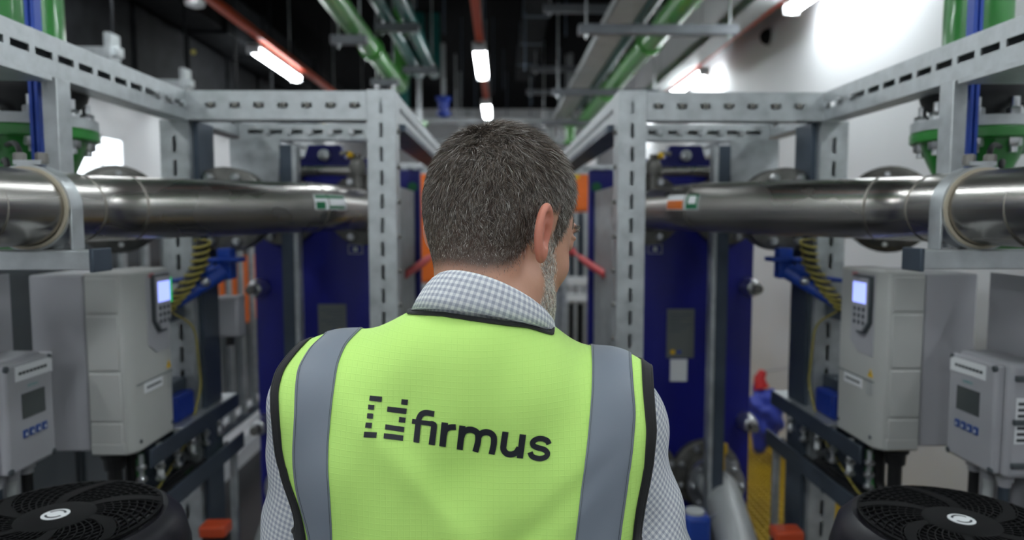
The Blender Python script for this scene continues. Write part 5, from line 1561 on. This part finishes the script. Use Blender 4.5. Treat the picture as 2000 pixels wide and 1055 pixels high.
# fabric in one mesh: left strap, centre back, right strap
Vs_, Qs_ = [], []; base_n = 0
for (k0, k1, nc, kw) in (('Lo', 'Ln', 34, {}), ('Ln', 'Rn', 44, dict(r1=NF - 20, top=ntop)), ('Rn', 'Ro', 30, {})):
    v, q = vest_grid('vest', k0, k1, nc, HIVIS, person, **kw)
    Vs_.append(v.reshape(-1, 3)); Qs_.append(q + base_n); base_n += v.shape[0] * v.shape[1]
    if k0 == 'Ln': Vcentre = v
vest = np_mesh('safety_vest', np.concatenate(Vs_), np.concatenate(Qs_), HIVIS, person)
bm = bmesh.new(); bm.from_mesh(vest.data); bmesh.ops.remove_doubles(bm, verts=bm.verts, dist=.0006); bmesh.ops.recalc_face_normals(bm, faces=bm.faces); bm.to_mesh(vest.data); bm.free()
vest.data.shade_smooth()
so = vest.modifiers.new('thickness', 'SOLIDIFY'); so.thickness = .0012; so.offset = 0
for k0, k1 in (('La', 'Li'), ('Ri', 'Ra')):
    vest_piece('reflective_stripe', REFL, vest, k0, k1, 14, lift=.0016)
    for kk, dx in ((k0, .002), (k1, -.002)):
        j = ekeys.index(kk)
        ln = [Vector(vest_hit(np.array([EX[i, j] + dx]), rows_[i])[0]) + Vector((0, -.0030 * max(0, -rows_[i][2]), .0030 * max(0, rows_[i][3]))) for i in range(NBk - 30, NBk + 44)]
        mm = MB(); mm.tube(ln, .00022, 5); mm.build('stitch_line', DARKP, vest)
vest_piece('edge_binding', BIND, vest, 'Lo', 'Lb', 3, lift=.0022, ext=.0006)
vest_piece('edge_binding', BIND, vest, 'Rb', 'Ro', 3, lift=.0022, ext=.0006)
# rolled edges of the binding and the neckline
def edge_tube(j, r, r0=0, r1=None):
    return [Vector(vest_hit(np.array([EX[i, j]]), rows_[i])[0]) for i in range(r0, r1 or len(rows_))]
for kk in ('Lo', 'Ro'):
    mm = MB(); mm.tube(edge_tube(ekeys.index(kk), .003), .0034, 8); mm.build('binding_roll', BIND, vest)
nl = [Vector(p) for p in Vcentre[-1]]
lf = [Vector(vest_hit(np.array([EX[i, 4]]), rows_[i])[0]) for i in range(len(rows_) - 1, NBk + 20, -1)]
rf = [Vector(vest_hit(np.array([EX[i, 5]]), rows_[i])[0]) for i in range(NBk + 20, len(rows_))]
lf = [p for p in lf if p.y > nl[0].y + .004]; rf = [p for p in rf if p.y > nl[-1].y + .004]
path = lf + nl + rf
rib = []
for p in path: rib.append(p)
mm = MB()
vsb, fsb = [], []
for i, p in enumerate(path):
    a, b_ = path[max(i - 1, 0)], path[min(i + 1, len(path) - 1)]
    t = (b_ - a).normalized(); outw = Vector((p.x - X0, p.y - PY, (p.z - 1.30) * .9)).normalized()
    outw = (outw - t * outw.dot(t)).normalized(); dn = t.cross(outw)
    if dn.z > 0: dn = -dn
    for (u_, v_) in ((-.0002, .001), (.0026, .0005), (.0026, .0055), (.0014, .0068), (-.002, .004)):
        vsb.append(p + outw * u_ + dn * v_)
for i in range(len(path) - 1):
    for e in range(5): fsb.append((i * 5 + e, (i + 1) * 5 + e, (i + 1) * 5 + (e + 1) % 5, i * 5 + (e + 1) % 5))
mm.add(vsb, fsb); mm.build('neck_binding', BIND, vest)

# ------------------------------------------------------------------ printed wordmark and block emblem on the back
dg = bpy.context.evaluated_depsgraph_get()
vm = vest.data
bvh = BVHTree.FromPolygons([v.co + wloc(vest) for v in vm.vertices], [tuple(p.vertices) for p in vm.polygons])
CAMP = Vector((0, 0, CZ))
def on_vest(zx, zy, lift=.0022):
    px, py = 680 + zx / 4.7619, 740 + zy / 4.7619
    d = (P(px, py, 1.0) - CAMP).normalized()
    h = bvh.ray_cast(CAMP, d)
    p, nn = h[0], h[1]
    if nn.dot(d) > 0: nn = -nn
    return p + nn * lift
def print_poly_strip(strip, name):
    """strip: list of (left point, right point) pairs in emblem coordinates"""
    vs = []; fs = []
    for a, b_ in strip: vs += [on_vest(*a), on_vest((a[0] + b_[0]) / 2, (a[1] + b_[1]) / 2), on_vest(*b_)]
    for i in range(len(strip) - 1):
        for e in (0, 1): fs.append((3 * i + e, 3 * i + e + 1, 3 * i + e + 4, 3 * i + e + 3))
    return vs, fs
LOGO = [[(210, 158), (322, 168), (316, 216), (202, 206)], [(193, 242), (250, 246), (244, 292), (189, 288)], [(182, 324), (238, 328), (232, 377), (178, 372)],
        [(170, 409), (226, 414), (220, 462), (165, 457)], [(158, 492), (271, 502), (265, 552), (153, 542)], [(503, 187), (565, 193), (558, 243), (497, 237)],
        [(371, 257), (552, 276), (545, 327), (364, 306)], [(480, 354), (541, 361), (534, 410), (474, 403)], [(347, 427), (528, 448), (521, 498), (341, 475)], [(334, 510), (516, 530), (510, 580), (329, 558)]]
INKV = mat('print_ink', rgb(30, 32, 42), 0, .6)
mm = MB()
for a, b_, c_, d_ in LOGO:
    n_ = 6
    st = [((a[0] + (b_[0] - a[0]) * i / n_, a[1] + (b_[1] - a[1]) * i / n_), (d_[0] + (c_[0] - d_[0]) * i / n_, d_[1] + (c_[1] - d_[1]) * i / n_)) for i in range(n_ + 1)]
    v_, f_ = print_poly_strip(st, 'e'); mm.add(v_, f_)
tag(mm.build('emblem_print', INKV, vest, smooth=0), kind='stuff')
def catmull(pts, n=6):
    pts = [np.array(p, float) for p in pts]; out = []
    ext = [2 * pts[0] - pts[1]] + pts + [2 * pts[-1] - pts[-2]]
    for i in range(1, len(ext) - 2):
        p0, p1, p2, p3 = ext[i - 1:i + 3]
        for k in range(n):
            t = k / n
            out.append(.5 * (2 * p1 + (p2 - p0) * t + (2 * p0 - 5 * p1 + 4 * p2 - p3) * t * t + (3 * p1 - p0 - 3 * p2 + p3) * t ** 3))
    out.append(pts[-1]); return out
def stroke(pts, w_, curve=True):
    c = catmull(pts) if curve else [np.array(p, float) for a, b_ in zip(pts[:-1], pts[1:]) for p in [np.array(a) + (np.array(b_) - np.array(a)) * k / 5 for k in range(5)]] + [np.array(pts[-1], float)]
    st = []
    for i, p in enumerate(c):
        t = c[min(i + 1, len(c) - 1)] - c[max(i - 1, 0)]; t /= np.linalg.norm(t); nn = np.array([-t[1], t[0]])
        ww = w_ if not isinstance(w_, (list, tuple)) else w_[0] + (w_[1] - w_[0]) * i / (len(c) - 1)
        st.append((tuple(p + nn * ww / 2), tuple(p - nn * ww / 2)))
    return print_poly_strip(st, 's')
LET = {'f': [([(637, 591), (655, 440), (664, 375), (690, 328), (735, 314), (808, 325)], 54, True), ([(601, 393), (690, 404), (775, 414)], 44, False), ([(770, 413), (800, 420), (804, 450), (781, 609)], [50, 58], True)],
       'r': [([(905, 402), (879, 623)], 60, False), ([(893, 520), (912, 468), (950, 446), (1005, 442)], 54, True)],
       'm': [([(1065, 430), (1038, 651)], 58, False), ([(1052, 540), (1076, 487), (1118, 466), (1165, 470), (1202, 496), (1211, 545), (1204, 600), (1184, 671)], 57, True),
             ([(1206, 550), (1232, 505), (1275, 488), (1320, 496), (1351, 525), (1358, 570), (1352, 620), (1336, 694)], 57, True)],
       'u': [([(1463, 487), (1447, 600), (1446, 650), (1475, 688), (1520, 696), (1562, 678), (1590, 635)], 57, True), ([(1622, 511), (1595, 733)], 58, False)],
       's': [([(1862, 606), (1846, 574), (1800, 553), (1748, 556), (1713, 582), (1719, 616), (1765, 638), (1818, 655), (1848, 686), (1836, 722), (1788, 738), (1738, 731), (1703, 711), (1688, 677)], 51, True)]}
for ch, ss in LET.items():
    mm = MB()
    for k, (p_, w_, cv_) in enumerate(ss):
        v_, f_ = stroke(p_, w_, cv_); mm.add([p + Vector((0, -.00012 * k, 0)) for p in v_], f_)
    o = mm.build('letter_print', INKV, vest, smooth=0)

# trousers and shoes (below the frame, so that the figure stands on the floor)
TROUS = mat('dark_trousers', rgb(36, 40, 52), 0, .8)
tops = [('+', ell((X0, .84, .96), (.178, .128, .12)), .04)]
for sx in (-1, 1):
    hp, kn, an = A3((X0 + sx * .09, .84, .90)), A3((X0 + sx * .10, .845, .50)), A3((X0 + sx * .105, .83, .07))
    tops += [('+', rcone(hp, kn, .092, .068), .03), ('+', rcone(kn, an, .066, .056), .02)]
xs = np.arange(-.30, .26, .009); ys = np.arange(.66, 1.02, .009); zs = np.arange(.03, 1.08, .011)
Ft = grid_field(xs, ys, zs, tops, pad=.02)
Ft = np.maximum(Ft, (zs[None, None, :] - 1.0).astype(np.float32) + 0 * Ft); Ft = np.maximum(Ft, (.06 - zs[None, None, :]).astype(np.float32) + 0 * Ft)
vt, qt = surface_nets(xs, ys, zs, Ft); np_mesh('trousers', vt, qt, TROUS, person)
for sx in (-1, 1):
    cx_ = X0 + sx * .105
    m = MB(); rings = []
    for (y, hw, h) in ((.735, .028, .05), (.755, .036, .085), (.80, .038, .10), (.86, .038, .085), (.92, .046, .06), (.97, .044, .048), (1.005, .028, .035)):
        rings.append([(cx_ + hw * math.cos(2 * PI * j / 14), y, max(.0, h * .5 + h * .5 * math.sin(2 * PI * j / 14) * (1 if math.sin(2 * PI * j / 14) > 0 else 1))) for j in range(14)])
    m.ring_loft(rings); m.build('shoe', BLACK, person)
